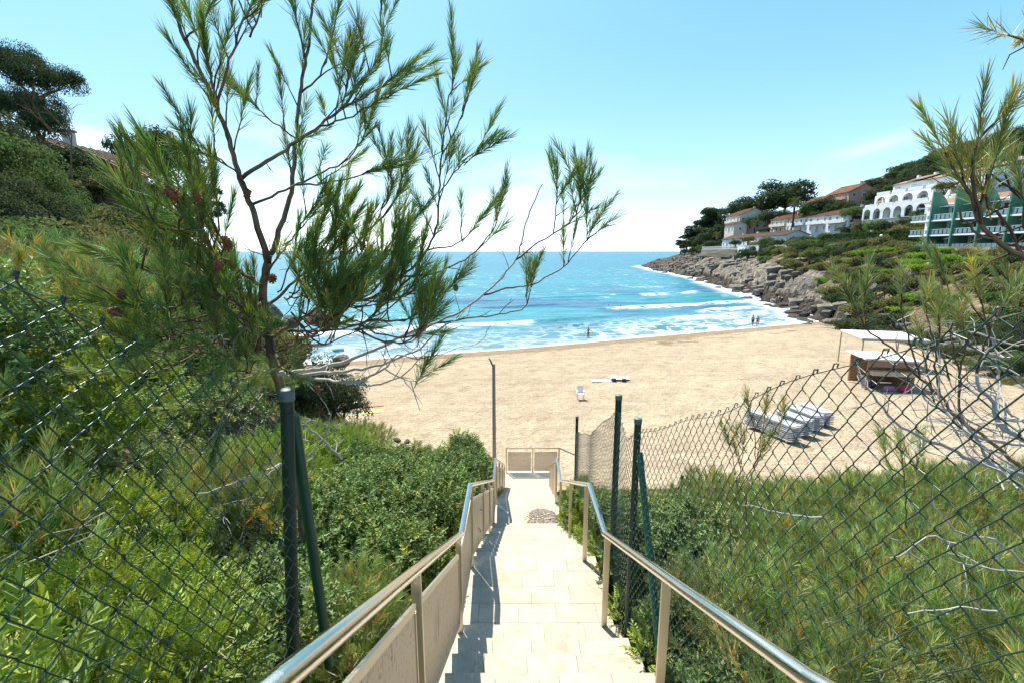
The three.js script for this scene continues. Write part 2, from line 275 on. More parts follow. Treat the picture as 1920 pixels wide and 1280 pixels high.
function seaColor(x, f) {
  const so = offshore(x, f), right = sstep(2, 22, x) * sstep(60, 36, x - (f - 75) * 0.25);
  const rockD = f > 70 ? coastX(f) - x : 99;
  const patch = fbm(x * 0.018 + 3, f * 0.05 + 8, 4), fine = fbm(x * 0.30, f * 0.9, 4);
  let c = [lerp(0.010, 0.022, patch), lerp(0.135, 0.20, patch), lerp(0.200, 0.235, patch)];
  const tq = sstep(260, 40, so) * (0.5 + 0.9 * (patch - 0.3)); c = [lerp(c[0], 0.032, tq), lerp(c[1], 0.240, tq), lerp(c[2], 0.268, tq)];
  const sh = sstep(26, 2, so); c = [lerp(c[0], 0.13, sh * 0.8), lerp(c[1], 0.235, sh * 0.7), lerp(c[2], 0.27, sh * 0.6)];
  const weed = sstep(0.53, 0.62, fbm(x * 0.03 + 71, f * 0.10 + 4, 4)) * sstep(14, 22, so) * sstep(95, 55, so); c = [lerp(c[0], 0.025, weed * 0.7), lerp(c[1], 0.085, weed * 0.7), lerp(c[2], 0.17, weed * 0.7)];
  const k = 0.74 + 0.56 * (fine - 0.5); c = c.map((v) => v * k);
  // foam
  const lace = fbm(x * 0.8, f * 1.5, 5), cell = 1 - Math.abs(2 * fbm(x * 0.55 + 9, f * 1.0, 4) - 1);
  let foam = sstep(0.8 + 3.0 * fbm(x * 0.13, 5, 3), 0.0, so) ;
  foam = Math.max(foam, sstep(0.76, 0.90, cell) * sstep(19, 3, so) * (0.40 + 0.55 * right));
  for (let k2 = 0; k2 < crests.length; k2++) { const [q, h, live] = crestAt(x, f, k2); if (k2 > 3 && right < 0.5) continue; const breaking = sstep(0.53, 0.63, fbm(x * 0.07 + k2 * 19, k2 * 5.1 + 2, 3) + 0.10 * right - 0.012 * k2); const band = q < 0 ? sstep(-2.2 - 1.6 * lace, -0.2, q) : sstep(0.5, 0.05, q); foam = Math.max(foam, live * breaking * band * sstep(0.36, 0.58, lace + 0.16 * (1 - Math.abs(q) * 0.8))); }
  if (rockD < 16 && rockD > -8 && f < 400) foam = Math.max(foam, sstep(9 * fbm(f * 0.06, x * 0.05 + 3, 3) + 1.0, 0.5, rockD) * sstep(0.33, 0.5, lace + 0.12));
  foam = Math.max(foam, sstep(0.72, 0.76, fbm(x * 0.35 + 90, f * 0.8, 4)) * sstep(30, 60, so) * sstep(320, 150, so) * 0.45);
  foam = clamp(foam);
  return [lerp(c[0], 0.60, foam), lerp(c[1], 0.63, foam), lerp(c[2], 0.64, foam), foam];
}
{
  const T_wave = tex(512, grey((u, v) => pfbm(u * 12, v * 24, 12, 5)), false);
  const water = (o) => M(1, 1, 1, { roughness: 0.30, ior: 1.33, bumpMap: rep(T_wave, 1 / 14), bumpScale: 0.22, ...o });
  // near water: colour and foam in one sheet of texture, 0.09 m to the texel
  const X0 = -70, X1 = 100, F0 = 38, F1 = 130, W = 2048, H = 1100, d = new Uint8Array(W * H * 4);
  const enc = (v) => 255 * (v <= 0.0031308 ? v * 12.92 : 1.055 * Math.pow(v, 1 / 2.4) - 0.055);
  for (let j = 0; j < H; j++) for (let i = 0; i < W; i++) { const x = lerp(X0, X1, (i + 0.5) / W), f = lerp(F0, F1, (j + 0.5) / H); const o = (j * W + i) * 4; if (offshore(x, f) < -6) { d[o] = d[o + 1] = d[o + 2] = d[o + 3] = 255; continue; } const c = seaColor(x, f); d[o] = enc(c[0]); d[o + 1] = enc(c[1]); d[o + 2] = enc(c[2]); d[o + 3] = 255; }
  const t = new THREE.DataTexture(d, W, H); t.colorSpace = THREE.SRGBColorSpace; t.magFilter = THREE.LinearFilter; t.minFilter = THREE.LinearFilter; t.needsUpdate = true;
  t.repeat.set(1 / (X1 - X0), 1 / (F1 - F0)); t.offset.set(-X0 / (X1 - X0), -F0 / (F1 - F0));
  const nx = 420, nf = 300;
  const near = sheet(nx, nf, (i, j) => { const x = lerp(X0, X1, i / nx), f = lerp(F0, F1, j / nf); return [x, seaHeight(x, f), -f, x, f]; });
  struct('sea', near, water({ map: t }));
  const mx = 380, mf = 330;
  const far = sheet(mx, mf, (i, j) => {
    const b = j / mf, f = F1 + (b < 0.8 ? 380 * Math.pow(b / 0.8, 1.4) : 380 + 19000 * Math.pow((b - 0.8) / 0.2, 3)), a = i / mx * 2 - 1;
    const x = a * (150 + (f - F1) * 1.6) * (0.45 + 0.55 * Math.abs(a)) ; const c = seaColor(x, f); return [x, b < 0.8 ? seaHeight(x, f) * (1 - b) : 0, -f, x, f, [c[0], c[1], c[2]]];
  });
  const o = struct('sea_001', far, water({ vertexColors: true })); o.position.y = -0.004;
  // open water beside the near sheet, left and right of it
  const side = sheet(40, 40, (i, j) => { const x = lerp(-900, X0 + 0.5, i / 40), f = lerp(38, F1 + 1, j / 40); const c = seaColor(x, f); return [x, -0.03, -f, x, f, [c[0], c[1], c[2]]]; });
  struct('sea_002', side, water({ vertexColors: true }));
}

// ---------------------------------------------------------------- staircase
const stairL = (f) => pl([[0, -0.50], [4.7, -0.46], [8.9, -0.40], [10.2, -0.38], [15.1, -0.30], [16.6, -0.28]], f);
const stairR = (f) => pl([[0, 0.86], [4.7, 0.90], [8.9, 1.08], [10.2, 1.10], [15.1, 1.36], [16.6, 1.80]], f);
const railL = (f) => pl([[0, -0.435], [4.7, -0.42], [8.9, -0.37], [10.2, -0.355], [15.1, -0.25], [16.6, -0.23]], f);
const railR = (f) => pl([[0, 0.757], [4.7, 0.775], [8.9, 0.97], [10.2, 0.99], [15.1, 1.28]], f);
{
  const flights = []; // [front edge f0, back edge f1, height drop h] of every tread, top to bottom
  const rise = 0.165, go = 0.32;
  flights.push([-0.6, 2.56 - go * 6, 2.60 - rise * 6 ]);
  for (let k = 5; k >= 0; k--) flights.push([2.56 - go * (k + 1), 2.56 - go * k, 2.60 - rise * k]);
  for (let k = 1; k <= 3; k++) flights.push([2.56 + go * (k - 1), 2.56 + go * k, 2.60 + rise * k]);
  flights.push([3.52, 4.69, 3.26]);
  for (let k = 1; k <= 13; k++) flights.push([4.69 + go * (k - 1), 4.69 + go * k, 3.26 + rise * k]);
  flights.push([8.85, 10.18, 5.57]);
  const r3 = (8.0 - 5.57) / 15, g3 = (15.06 - 10.18) / 14;
  for (let k = 1; k <= 14; k++) flights.push([10.18 + g3 * (k - 1), 10.18 + g3 * k, 5.57 + r3 * k]);
  flights.push([15.06, 16.6, 8.0]);
  const st = thing('staircase', 'pale stone staircase going down between the two steel railings to the beach', 'stairs');
  const core = M(0.45, 0.385, 0.285, { roughness: 0.95, map: rep(T_mottle, 1.3), bumpMap: rep(T_grain, 3), bumpScale: 0.002 });
  const tones = [[0.47, 0.40, 0.295], [0.455, 0.385, 0.285], [0.48, 0.415, 0.315], [0.43, 0.37, 0.285], [0.47, 0.405, 0.305]].map(([r, g, b], i) => M(r, g, b, { roughness: 0.85, map: rep(T_stone, 0.8 + 0.17 * i), bumpMap: rep(T_grain, 2.3 + i * 0.2), bumpScale: 0.0015 }));
  const R = rng(5);
  for (const [f0, f1, h] of flights) {
    const len = f1 - f0, fm = (f0 + f1) / 2, xl = stairL(fm), xr = stairR(fm), deep = 0.5;
    const step = new THREE.Group(); step.name = 'step'; step.position.set(0, EYE - h, -fm); st.add(step);
    mesh('tread_block', box(xr - xl, deep, len - 0.002, (xl + xr) / 2, -deep / 2 - 0.030, 0), core, step);
    const rows = Math.max(1, Math.round(len / 0.26));
    for (let r = 0; r < rows; r++) {
      const d = len / rows; let x = xl - 0.01 - (r % 2 ? 0.13 : 0) * (rows > 1 ? 1 : 0); const lap = r === rows - 1 ? 0.018 : 0;
      while (x < xr + 0.012 - 0.03) {
        let w = 0.29 + 0.16 * R(); let x0 = Math.max(x, xl - 0.01), x1 = Math.min(x + w, xr + 0.012); if (xr + 0.012 - x1 < 0.12) x1 = xr + 0.012;
        const g = box(x1 - x0 - 0.0028, 0.032, d + lap - 0.0028, (x0 + x1) / 2, -0.014 + 0.0025 * (R() - 0.5), len / 2 - (r + 0.5) * d - lap / 2);
        { const q = g.attributes.position, w2 = g.attributes.uv; for (let z = 0; z < q.count; z++) w2.setXY(z, q.getX(z) + fm * 0.37, q.getZ(z) - fm + q.getY(z)); } mesh('tile', g, tones[Math.floor(R() * 5)], step); x = x1;
      }
    }
  }
}
// heap of dry leaf litter and broken stone on the second landing
{
  const g = sheet(26, 18, (i, j) => { const a = i / 26 * 2 - 1, b = j / 18 * 2 - 1, q = Math.max(0, 1 - a * a - b * b); const e = 0.75 + 0.5 * fbm(a * 2 + 4, b * 2, 3), x = 0.66 + a * 0.36 * e, f = 9.32 + b * 0.40 * e; return [x, EYE - 5.57 + 0.003 + 0.035 * Math.sqrt(q) * (0.7 + 0.6 * fbm(x * 14, f * 14, 3)) - (q > 0 ? 0 : 0.02), -f, x * 3, f * 3]; });
  const pile = thing('litter_heap', 'grey brown heap of leaf litter and gravel on the right of the lower landing', 'debris');
  mesh('heap', g, M(0.42, 0.36, 0.31, { roughness: 1, map: rep(T_rock, 1.5), bumpMap: rep(T_rockBump, 2), bumpScale: 0.02 }), pile);
  const R = rng(9); const bits = []; for (let k = 0; k < 190; k++) { const a = R() * 6.28, q = Math.sqrt(R()) * 1.12; bits.push(box(0.012 + 0.02 * R(), 0.006, 0.012 + 0.025 * R(), 0.66 + Math.cos(a) * q * 0.36, EYE - 5.57 + 0.006 + 0.036 * Math.sqrt(Math.max(0, 1 - q * q)), -(9.32 + Math.sin(a) * q * 0.40), R() * 6, R() * 0.6)); }
  const b = mesh('gravel', merge(bits), M(0.45, 0.36, 0.28, { roughness: 1 }), pile); b.userData.kind = 'stuff';
}

// ---------------------------------------------------------------- railings
const railH = [[0.2, 0.50], [0.74, 0.775], [3.62, 2.30], [4.46, 2.30], [8.85, 4.46], [9.85, 4.46], [15.0, 7.02], [16.5, 7.06]];
const railHR = [[0.2, 0.60], [1.045, 1.075], [3.62, 2.30], [4.46, 2.30], [8.85, 4.46], [9.85, 4.46], [15.0, 7.02], [16.5, 7.06]];
let hRail = (f) => pl(railH, f);
const floorH = (f) => pl([[0, 1.44], [0.64, 1.62], [3.52, 3.10], [4.69, 3.26], [8.85, 5.41], [10.18, 5.57], [15.06, 7.9], [16.6, 8.0]], f);
function handrail(parent, xf, f0, f1, r) {
  const pts = []; for (let f = f0; f < f1; f += 0.08) pts.push(f); pts.push(f1);
  for (const [k] of railH) if (k > f0 + 0.03 && k < f1 - 0.03) { const i = pts.findIndex((p) => p >= k); pts[i] = k; }
  // straight runs with a mitred bend
  const keys = [f0, ...(xf === railR ? railHR : railH).map((p) => p[0]).filter((k) => k > f0 && k < f1), f1];
  for (let i = 0; i < keys.length - 1; i++) { const a = V(xf(keys[i]), EYE - hRail(keys[i]), -keys[i]), b = V(xf(keys[i + 1]), EYE - hRail(keys[i + 1]), -keys[i + 1]); mesh('handrail', merge([bar(a, b, r, 20), new THREE.SphereGeometry(r * 0.998, 16, 10).translate(b.x, b.y, b.z)]), MAT.steel, parent); }
}
function railPost(parent, x, f, w = 0.045, t = 0.018) {
  const top = EYE - hRail(f) - 0.005, bot = EYE - floorH(f) - 0.12;
  const p = mesh('post', box(w, top - bot, t, x, (top + bot) / 2, -f), MAT.steelPost, parent);
  mesh('rail_bracket', box(0.012, 0.05, 0.012, x, top + 0.0, -f + t / 2 + 0.006), MAT.steelPost, p);
}
function panel(parent, xf, f0, f1, drop = 0.17, clear = 0.10, pm = MAT.panel) {
  const x0 = xf(f0), x1 = xf(f1), t0 = EYE - hRail(f0) - drop, t1 = EYE - hRail(f1) - drop, b0 = EYE - floorH(f0) + clear - 0.02, b1 = EYE - floorH(f1) + clear - 0.02, th = 0.004;
  const P = [], U = []; const q = (x, y, f) => [x, y, -f];
  const A = q(x0, b0, f0), B = q(x1, b1, f1), C = q(x1, t1, f1), D = q(x0, t0, f0);
  const face = (a, b, c, d, s) => { for (const p of [a, b, c, a, c, d]) { P.push(p[0] + s, p[1], p[2]); U.push(p[2], p[1]); } };
  face(A, B, C, D, th / 2); face(B, A, D, C, -th / 2);
  const g = new THREE.BufferGeometry(); g.setAttribute('position', new THREE.Float32BufferAttribute(P, 3)); g.setAttribute('uv', new THREE.Float32BufferAttribute(U, 2)); g.computeVertexNormals();
  const s = mesh('perforated_panel', g, pm, parent);
  const v = (p) => V(...p);
  const fr = (a, b, w, h) => mesh('panel_edge', beam(v(a), v(b), w, h), MAT.steelPost, s);
  fr(D, C, 0.016, 0.034); fr(A, B, 0.014, 0.024); fr([A[0], A[1] + 0.02, A[2]], [D[0], D[1] - 0.02, D[2]], 0.014, 0.014); fr([B[0], B[1] + 0.02, B[2]], [C[0], C[1] - 0.02, C[2]], 0.014, 0.014);
}
{
  const left = thing('stair_railing', 'left steel railing with perforated panels along the stairs', 'railing');
  handrail(left, railL, 0.35, 15.0, 0.0265);
  const posts = [0.55, 1.92, 3.45, 4.52, 6.1, 7.5, 8.85, 9.95, 11.6, 13.3, 14.9];
  for (const f of posts) railPost(left, railL(f) - 0.002, f);
  for (let i = 0; i < posts.length - 1; i++) panel(left, railL, posts[i] + 0.07, posts[i + 1] - 0.07);
  hRail = (f) => pl(railHR, f);
  const right = thing('stair_railing', 'right steel handrail on bare posts along the stairs, panelled only at its foot', 'railing');
  handrail(right, railR, 0.6, 15.0, 0.0265);
  const rp = [0.9, 2.12, 3.52, 4.62, 6.5, 8.85, 9.95, 11.6, 13.3, 14.9];
  for (const f of rp) railPost(right, railR(f) + 0.002, f);
  for (let i = 6; i < rp.length - 1; i++) panel(right, railR, rp[i] + 0.07, rp[i + 1] - 0.07, 0.1, 0.10, MAT.openPanel);
  // end of the stairs: a screen across the bottom landing, with the way out to the right
  const end = thing('landing_railing', 'steel rail with a perforated panel across the bottom of the stairs', 'railing');
  const y1 = EYE - 7.06, f = 16.5, a = V(-0.23, y1, -f), b = V(1.74, y1, -f), c = V(2.45, y1 - 0.36, -f - 0.1);
  mesh('handrail', merge([bar(a, b, 0.024, 14), new THREE.SphereGeometry(0.024, 12, 8).translate(b.x, b.y, b.z)]), MAT.steel, end);
  mesh('handrail', bar(b, c, 0.024, 14), MAT.steel, end);
  for (const x of [-0.21, 0.76, 1.72]) mesh('post', box(0.045, 0.98, 0.018, x, y1 - 0.49, -f), MAT.steelPost, end);
  mesh('post', box(0.045, 0.9, 0.018, 2.4, y1 - 0.80, -f - 0.1), MAT.steelPost, end);
  for (const [x0, x1] of [[-0.15, 0.70], [0.82, 1.66]]) { const g = box(x1 - x0, 0.70, 0.004, (x0 + x1) / 2, y1 - 0.50, -f); const s = mesh('perforated_panel', g, MAT.openPanel, end); for (const [w, h, x, y] of [[x1 - x0, 0.03, (x0 + x1) / 2, y1 - 0.145], [x1 - x0, 0.03, (x0 + x1) / 2, y1 - 0.855]]) mesh('panel_edge', box(w, h, 0.014, x, y, -f), MAT.steelPost, s); }
}

// ---------------------------------------------------------------- chain-link fences
function strandGeo(xOf, topOf, s0, dir, p, height, R, wire, odd) { // one zigzag wire; s runs along the fence
  const n = Math.floor(height / p), pts = [];
  for (let i = 0; i <= n; i++) {
    const side = (i + odd) % 2, s = s0 + dir * (side ? p * 1.05 : -p * 0.05), y0 = i * p + (R() - 0.5) * 0.004, jit = (R() - 0.5) * 0.003;
    const place = (ss, up, out) => { const h = topOf(ss); return V(xOf(ss) + out, EYE - h - height + up, -ss); };
    const e = 0.16 * p;
    if (i > 0) pts.push(place(s - dir * (side ? e : -e) + jit, y0 - e, side ? 0.0028 : -0.0028));
    pts.push(place(s + jit, y0, side ? 0.0005 : -0.0005));
    if (i < n) pts.push(place(s - dir * (side ? e : -e) + jit, y0 + e, side ? -0.0028 : 0.0028));
  }
  const l = pts[pts.length - 1]; pts.push(V(l.x + 0.004, l.y + p * 0.30, l.z - dir * 0.002)); pts.push(V(l.x + 0.010, l.y + p * 0.36, l.z + dir * 0.008)); pts.push(V(l.x + 0.006, l.y + p * 0.12, l.z + dir * 0.010));
  return limb(pts, pts.map(() => wire), 5);
}
function fence(label, xOf, topOf, s0, s1, p, height, seed) {
  const t = thing('chain_link_fence', label, 'fence'); const R = rng(seed);
  let odd = 0; for (let s = s0; s < s1 - p * 0.6; s += p) { mesh('wire_strand', strandGeo(xOf, topOf, s, 1, p, height, R, 0.0018, odd), MAT.greenWire, t); odd = 1 - odd; }
  for (const dn of [0.035, 0.80, 1.5]) { const pts = []; for (let s = s0; s <= s1 + 1e-6; s += 0.1) pts.push(V(xOf(s) + 0.004, EYE - topOf(s) - dn + 0.006 * Math.sin(s * 5 + dn * 9), -s)); mesh('tension_wire', limb(pts, pts.map(() => 0.0016), 5), MAT.greenWire, t); }
  return t;
}
const fxL = (s) => -0.86 + 0.012 * Math.sin(s * 4), topL = (s) => 0.02 + 0.55 * (s - 0.81) + 0.012 * Math.sin(s * 6);
const fxR = (s) => pl([[0, 0.93], [3.43, 0.95], [4.32, 0.98], [8.6, 1.20]], s) + 0.014 * Math.sin(s * 3.1), topR = (s) => pl([[0.3, -0.16], [0.95, 0.10], [2.2, 0.74], [3.43, 1.32], [3.75, 1.50], [4.32, 1.44], [6.3, 2.48], [8.6, 3.34]], s) + 0.010 * Math.sin(s * 7);
fence('green chain-link fence at the left edge in front of the leafy shrubs', fxL, topL, 0.42, 1.74, 0.042, 1.62, 3);
fence('green chain-link fence to the right of the stairs, in front of the pine scrub', fxR, topR, 0.55, 8.6, 0.042, 1.75, 4);
function tubePost(parent, name, a, b, r, mat, cap = true) { const g = bar(a, b, r, 16); const m = mesh(name, g, mat, parent); if (cap) { const d = V().subVectors(b, a).normalize(); mesh('post_cap', merge([bar(b.clone().addScaledVector(d, -0.03), b.clone().addScaledVector(d, 0.008), r * 1.12, 16), new THREE.SphereGeometry(r * 1.11, 14, 6, 0, 6.3, 0, 1.57).scale(1, 0.35, 1).translate(b.x, b.y + 0.008, b.z)]), MAT.cap, m); } return m; }
{
  let p = thing('fence_post', 'thick green fence post with a slanting brace beside the pine trunk on the left', 'fence post');
  const top = at(546, 735, 1.80), bot = at(552, 1190, 1.80 + 0.02); const t2 = V(-0.845, top.y, top.z), b2 = V(-0.955, top.y - 1.75, top.z);
  tubePost(p, 'tube', b2, t2, 0.0245, MAT.greenPost); tubePost(p, 'brace', V(-0.885, top.y - 1.45, top.z - 0.26), V(-0.842, top.y - 0.10, top.z - 0.03), 0.022, MAT.greenBrace, false);
  for (const dy of [0.08, 0.62, 1.2]) mesh('wire_tie', new THREE.TorusGeometry(0.029, 0.0016, 5, 18).rotateX(1.57).translate(-0.845 - dy * 0.063, top.y - dy, top.z), MAT.greenWire, p);
  const posts = [[3.43, 1.24, 0.026, 'green fence post with a bright green slanting brace beside the right handrail'], [4.32, 1.33, 0.030, 'tallest green fence post right of the stairs, next beyond the braced one'], [8.6, 3.05, 0.027, 'farthest green fence post, beside the lower end of the right handrail']];
  posts.forEach(([s, h, r, label], i) => { const q = thing('fence_post', label, 'fence post'); const x = fxR(s) + 0.01; tubePost(q, 'tube', V(x, EYE - h - 2.3, -s), V(x, EYE - h, -s), r, MAT.greenPost); if (i === 0) tubePost(q, 'brace', V(x + 0.03, EYE - h - 1.55, -s + 0.80), V(x + 0.01, EYE - h - 0.24, -s + 0.05), 0.024, MAT.greenBrace, false); for (const dy of [0.15, 0.9]) mesh('wire_tie', new THREE.TorusGeometry(r + 0.002, 0.0018, 5, 16).rotateX(1.57).translate(x, EYE - h - dy, -s), MAT.greenWire, q); });
  const q = thing('fence_post', 'short dark fence post with a leaning strut standing in the scrub beyond the right fence', 'fence post');
  const b = at(1273, 985, 9.6), t = V(b.x, at(1273, 882, 9.6).y, b.z); tubePost(q, 'tube', V(b.x, b.y - 0.8, b.z), t, 0.028, MAT.greenPost); const s0 = at(1240, 940, 9.6); tubePost(q, 'strut', V(s0.x - 0.25, s0.y - 0.25, s0.z), V(b.x, t.y - 0.2, b.z), 0.022, MAT.greenPost, false);
  const e = onLevel(1180, 936, 2.45), e2 = onLevel(1400, 936, 2.45); const k = thing('pipe_rail', 'low grey pipe rail behind the scrub at the edge of the sand', 'rail'); mesh('pipe', bar(e, e2, 0.035, 8), M(0.4, 0.4, 0.42, { roughness: 0.5 }), k); for (const u of [0.1, 0.5, 0.9]) { const w = e.clone().lerp(e2, u); mesh('leg', bar(V(w.x, w.y - 0.9, w.z), w, 0.03, 8), M(0.4, 0.4, 0.42, { roughness: 0.5 }), k); }
}
// lamp post without its lantern, at the edge of the sand
{
  const b = onLevel(927, 872, 1.75), top = at(924, 678, 20.6).y; const p = thing('lamp_post', 'bare grey post with a bent arm at its top by the sand', 'post', [b.x, 1.4, b.z]);
  const m = M(0.40, 0.35, 0.30, { roughness: 0.8, map: rep(T_mottle, 1, 0.6) }); const h = top - 1.4;
  mesh('shaft', new THREE.CylinderGeometry(0.066, 0.085, h, 12).translate(0, h / 2, 0), m, p); mesh('sleeve', cyl(0.10, 0.10, 0.34, 0, 0.52, 0, 12), M(0.5, 0.5, 0.5, { roughness: 0.5 }), p);
  mesh('arm', limb([V(0.02, h - 0.18, 0), V(-0.07, h - 0.02, 0), V(-0.13, h + 0.12, 0), V(-0.20, h + 0.24, 0)], [0.05, 0.042, 0.036, 0.03], 8), m, p);
}
// ---------------------------------------------------------------- foliage pieces
function leafInto(P, N, C, base, dir, nrm, L, W, col, fold = 0.25) { // folded leaf, two halves of two faces
  const d = dir.clone().normalize(), s = V().crossVectors(d, nrm).normalize(), n = V().crossVectors(s, d).normalize();
  const mid = base.clone().addScaledVector(d, L * 0.45), tip = base.clone().addScaledVector(d, L).addScaledVector(n, -L * 0.12);
  const l = mid.clone().addScaledVector(s, W / 2).addScaledVector(n, W * fold), r = mid.clone().addScaledVector(s, -W / 2).addScaledVector(n, W * fold);
  const tri = (a, b, c) => { const q = V().crossVectors(b.clone().sub(a), c.clone().sub(a)).normalize(); if (q.dot(n) < 0) q.negate(); for (const p of [a, b, c]) { P.push(p.x, p.y, p.z); N.push(q.x, q.y, q.z); C.push(...col); } };
  tri(base, l, tip); tri(base, tip, r);
}
function geoOf(P, N, C) { const g = new THREE.BufferGeometry(); g.setAttribute('position', new THREE.Float32BufferAttribute(P, 3)); g.setAttribute('color', new THREE.Float32BufferAttribute(C, 3)); g.setAttribute('uv', new THREE.Float32BufferAttribute(new Float32Array(P.length / 3 * 2), 2)); g.computeVertexNormals(); return g; }
const rv = (R) => V(R() - 0.5, R() - 0.5, R() - 0.5).multiplyScalar(2);
function sprigGeo(seed, pairs, L, leafL, leafW) { // pinnate leaf: stalk with paired leaflets
  const R = rng(seed), P = [], N = [], C = [];
  for (let k = 0; k < pairs; k++) for (const s of [-1, 1]) { const y = L * (0.15 + 0.8 * k / pairs); const v = 0.85 + 0.3 * R(); leafInto(P, N, C, V(0, y, -0.15 * y * y / L), V(s * (0.9 + 0.3 * R()), 0.55 + 0.4 * R(), 0.15 * (R() - 0.5)), V(0.1 * s, 0.1, 1), leafL * (0.85 + 0.3 * R()), leafW, [v, v, v]); }
  leafInto(P, N, C, V(0, L * 0.92, -0.1 * L), V(0, 1, -0.2), V(0, 0, 1), leafL, leafW, [1, 1, 1]);
  leafInto(P, N, C, V(0, 0, 0), V(0, 1, -0.1), V(0, 0, 1), L, 0.004, [0.9, 0.7, 0.5], 0);
  return geoOf(P, N, C);
}
function twigGeo(seed, n, L, leafL, leafW) { // short twig with single leaves all round
  const R = rng(seed), P = [], N = [], C = [];
  for (let k = 0; k < n; k++) { const a = k * 2.4 + R(), y = L * (0.1 + 0.9 * k / n); const o = V(Math.cos(a), 0, Math.sin(a)); const v = 0.75 + 0.5 * R(); leafInto(P, N, C, V(0, y, 0), o.clone().multiplyScalar(0.9).add(V(0, 0.3 + 0.6 * R(), 0)), V(-o.x * 0.5, 1, -o.z * 0.5).add(rv(R).multiplyScalar(0.3)), leafL * (0.75 + 0.5 * R()), leafW, [v * (0.95 + 0.1 * R()), v, v]); }
  leafInto(P, N, C, V(0, 0, 0), V(0, 1, 0), V(0, 0, 1), L, 0.005, [1.2, 0.7, 0.6], 0);
  return geoOf(P, N, C);
}
function shootGeo(seed, n, L, needle, w, spread, brown = 0.05) { // pine shoot: needles in a brush round a twig
  const R = rng(seed), P = [], N = [], C = [];
  for (let k = 0; k < n; k++) {
    const u = Math.pow(R(), 0.75), y = L * u, a = R() * 6.283, sp = spread * lerp(1.15, 0.55, u) * (0.6 + 0.7 * R());
    const o = V(Math.cos(a), 0, Math.sin(a)), d = o.clone().multiplyScalar(Math.sin(sp)).add(V(0, Math.cos(sp), 0)), ln = needle * (0.72 + 0.4 * R());
    const s = V().crossVectors(d, rv(R)).normalize(), b = V(0, y, 0), m = b.clone().addScaledVector(d, ln * 0.55), t = b.clone().addScaledVector(d, ln).addScaledVector(V(o.x * 0.2, 0.6 - R(), o.z * 0.2), ln * 0.12);
    const nn = V().crossVectors(s, d).normalize(); const q = R(), col = q < brown ? [2.6, 1.25, 0.6] : q < brown + 0.08 ? [1.3, 1.12, 0.7] : [0.8 + 0.3 * R(), 0.85 + 0.3 * R(), 0.8 + 0.3 * R()];
    const put = (v) => { P.push(v.x, v.y, v.z); N.push(nn.x, nn.y, nn.z); C.push(...col); };
    const b1 = b.clone().addScaledVector(s, w * 0.4), b2 = b.clone().addScaledVector(s, -w * 0.4), m1 = m.clone().addScaledVector(s, w * 0.5), m2 = m.clone().addScaledVector(s, -w * 0.5);
    put(b1); put(m1); put(b2); put(b2); put(m1); put(m2); put(m1); put(t); put(m2);
  }
  // the twig itself
  for (let k = 0; k < 4; k++) { const a = k / 4 * 6.283, b = (k + 1) / 4 * 6.283, r = 0.0028; for (const [x, y, z] of [[Math.cos(a) * r, 0, Math.sin(a) * r], [Math.cos(b) * r, 0, Math.sin(b) * r], [0, L, 0]]) { P.push(x, y, z); N.push(Math.cos(a), 0, Math.sin(a)); C.push(2.6, 1.3, 0.7); } }
  return geoOf(P, N, C);
}
const leafMat = (r, g, b, tr = 0.42) => M(r, g, b, { roughness: 0.62, vertexColors: true, transmission: tr, thickness: 0, side: THREE.DoubleSide, specularIntensity: 0.6 });
const G = {
  lentisk: [sprigGeo(1, 4, 0.095, 0.042, 0.017), sprigGeo(2, 5, 0.11, 0.040, 0.016)], oak: [twigGeo(3, 9, 0.10, 0.046, 0.026), twigGeo(4, 8, 0.09, 0.042, 0.023)],
  needle: [shootGeo(11, 84, 0.20, 0.085, 0.0029, 0.46), shootGeo(12, 66, 0.15, 0.095, 0.0029, 0.62), shootGeo(13, 92, 0.23, 0.075, 0.0029, 0.40, 0.09)],
  scrub: [shootGeo(21, 62, 0.20, 0.085, 0.0034, 0.60, 0.05), shootGeo(22, 56, 0.16, 0.10, 0.0034, 0.85, 0.04)],
};
const LM = { lentisk: leafMat(0.27, 0.36, 0.045, 0.5), oak: leafMat(0.165, 0.25, 0.046, 0.48), needle: leafMat(0.175, 0.275, 0.062, 0.55), scrub: leafMat(0.30, 0.35, 0.115, 0.52), far: M(1, 1, 1, { roughness: 0.9, vertexColors: true, transmission: 0.35, thickness: 0, side: THREE.DoubleSide, specularIntensity: 0.15 }) };
const UPV = V(0, 1, 0);
function instances(parent, name, geo, mat, list) { // list of [pos, dir, scale, color]
  if (!list.length) return; const R = rng(list.length * 13 + 7);
  const im = new THREE.InstancedMesh(geo, mat, list.length), q = new THREE.Quaternion(), q2 = new THREE.Quaternion(), m = new THREE.Matrix4(), c = new THREE.Color();
  list.forEach(([p, d, s, col], i) => { q.setFromUnitVectors(UPV, d.clone().normalize()); q2.setFromAxisAngle(UPV, R() * 6.283); q.multiply(q2); m.compose(p, q, V(s, s, s)); im.setMatrixAt(i, m); im.setColorAt(i, c.setRGB(...col)); });
  im.name = name; im.castShadow = im.receiveShadow = true; im.userData.kind = 'stuff'; parent.add(im); return im;
}
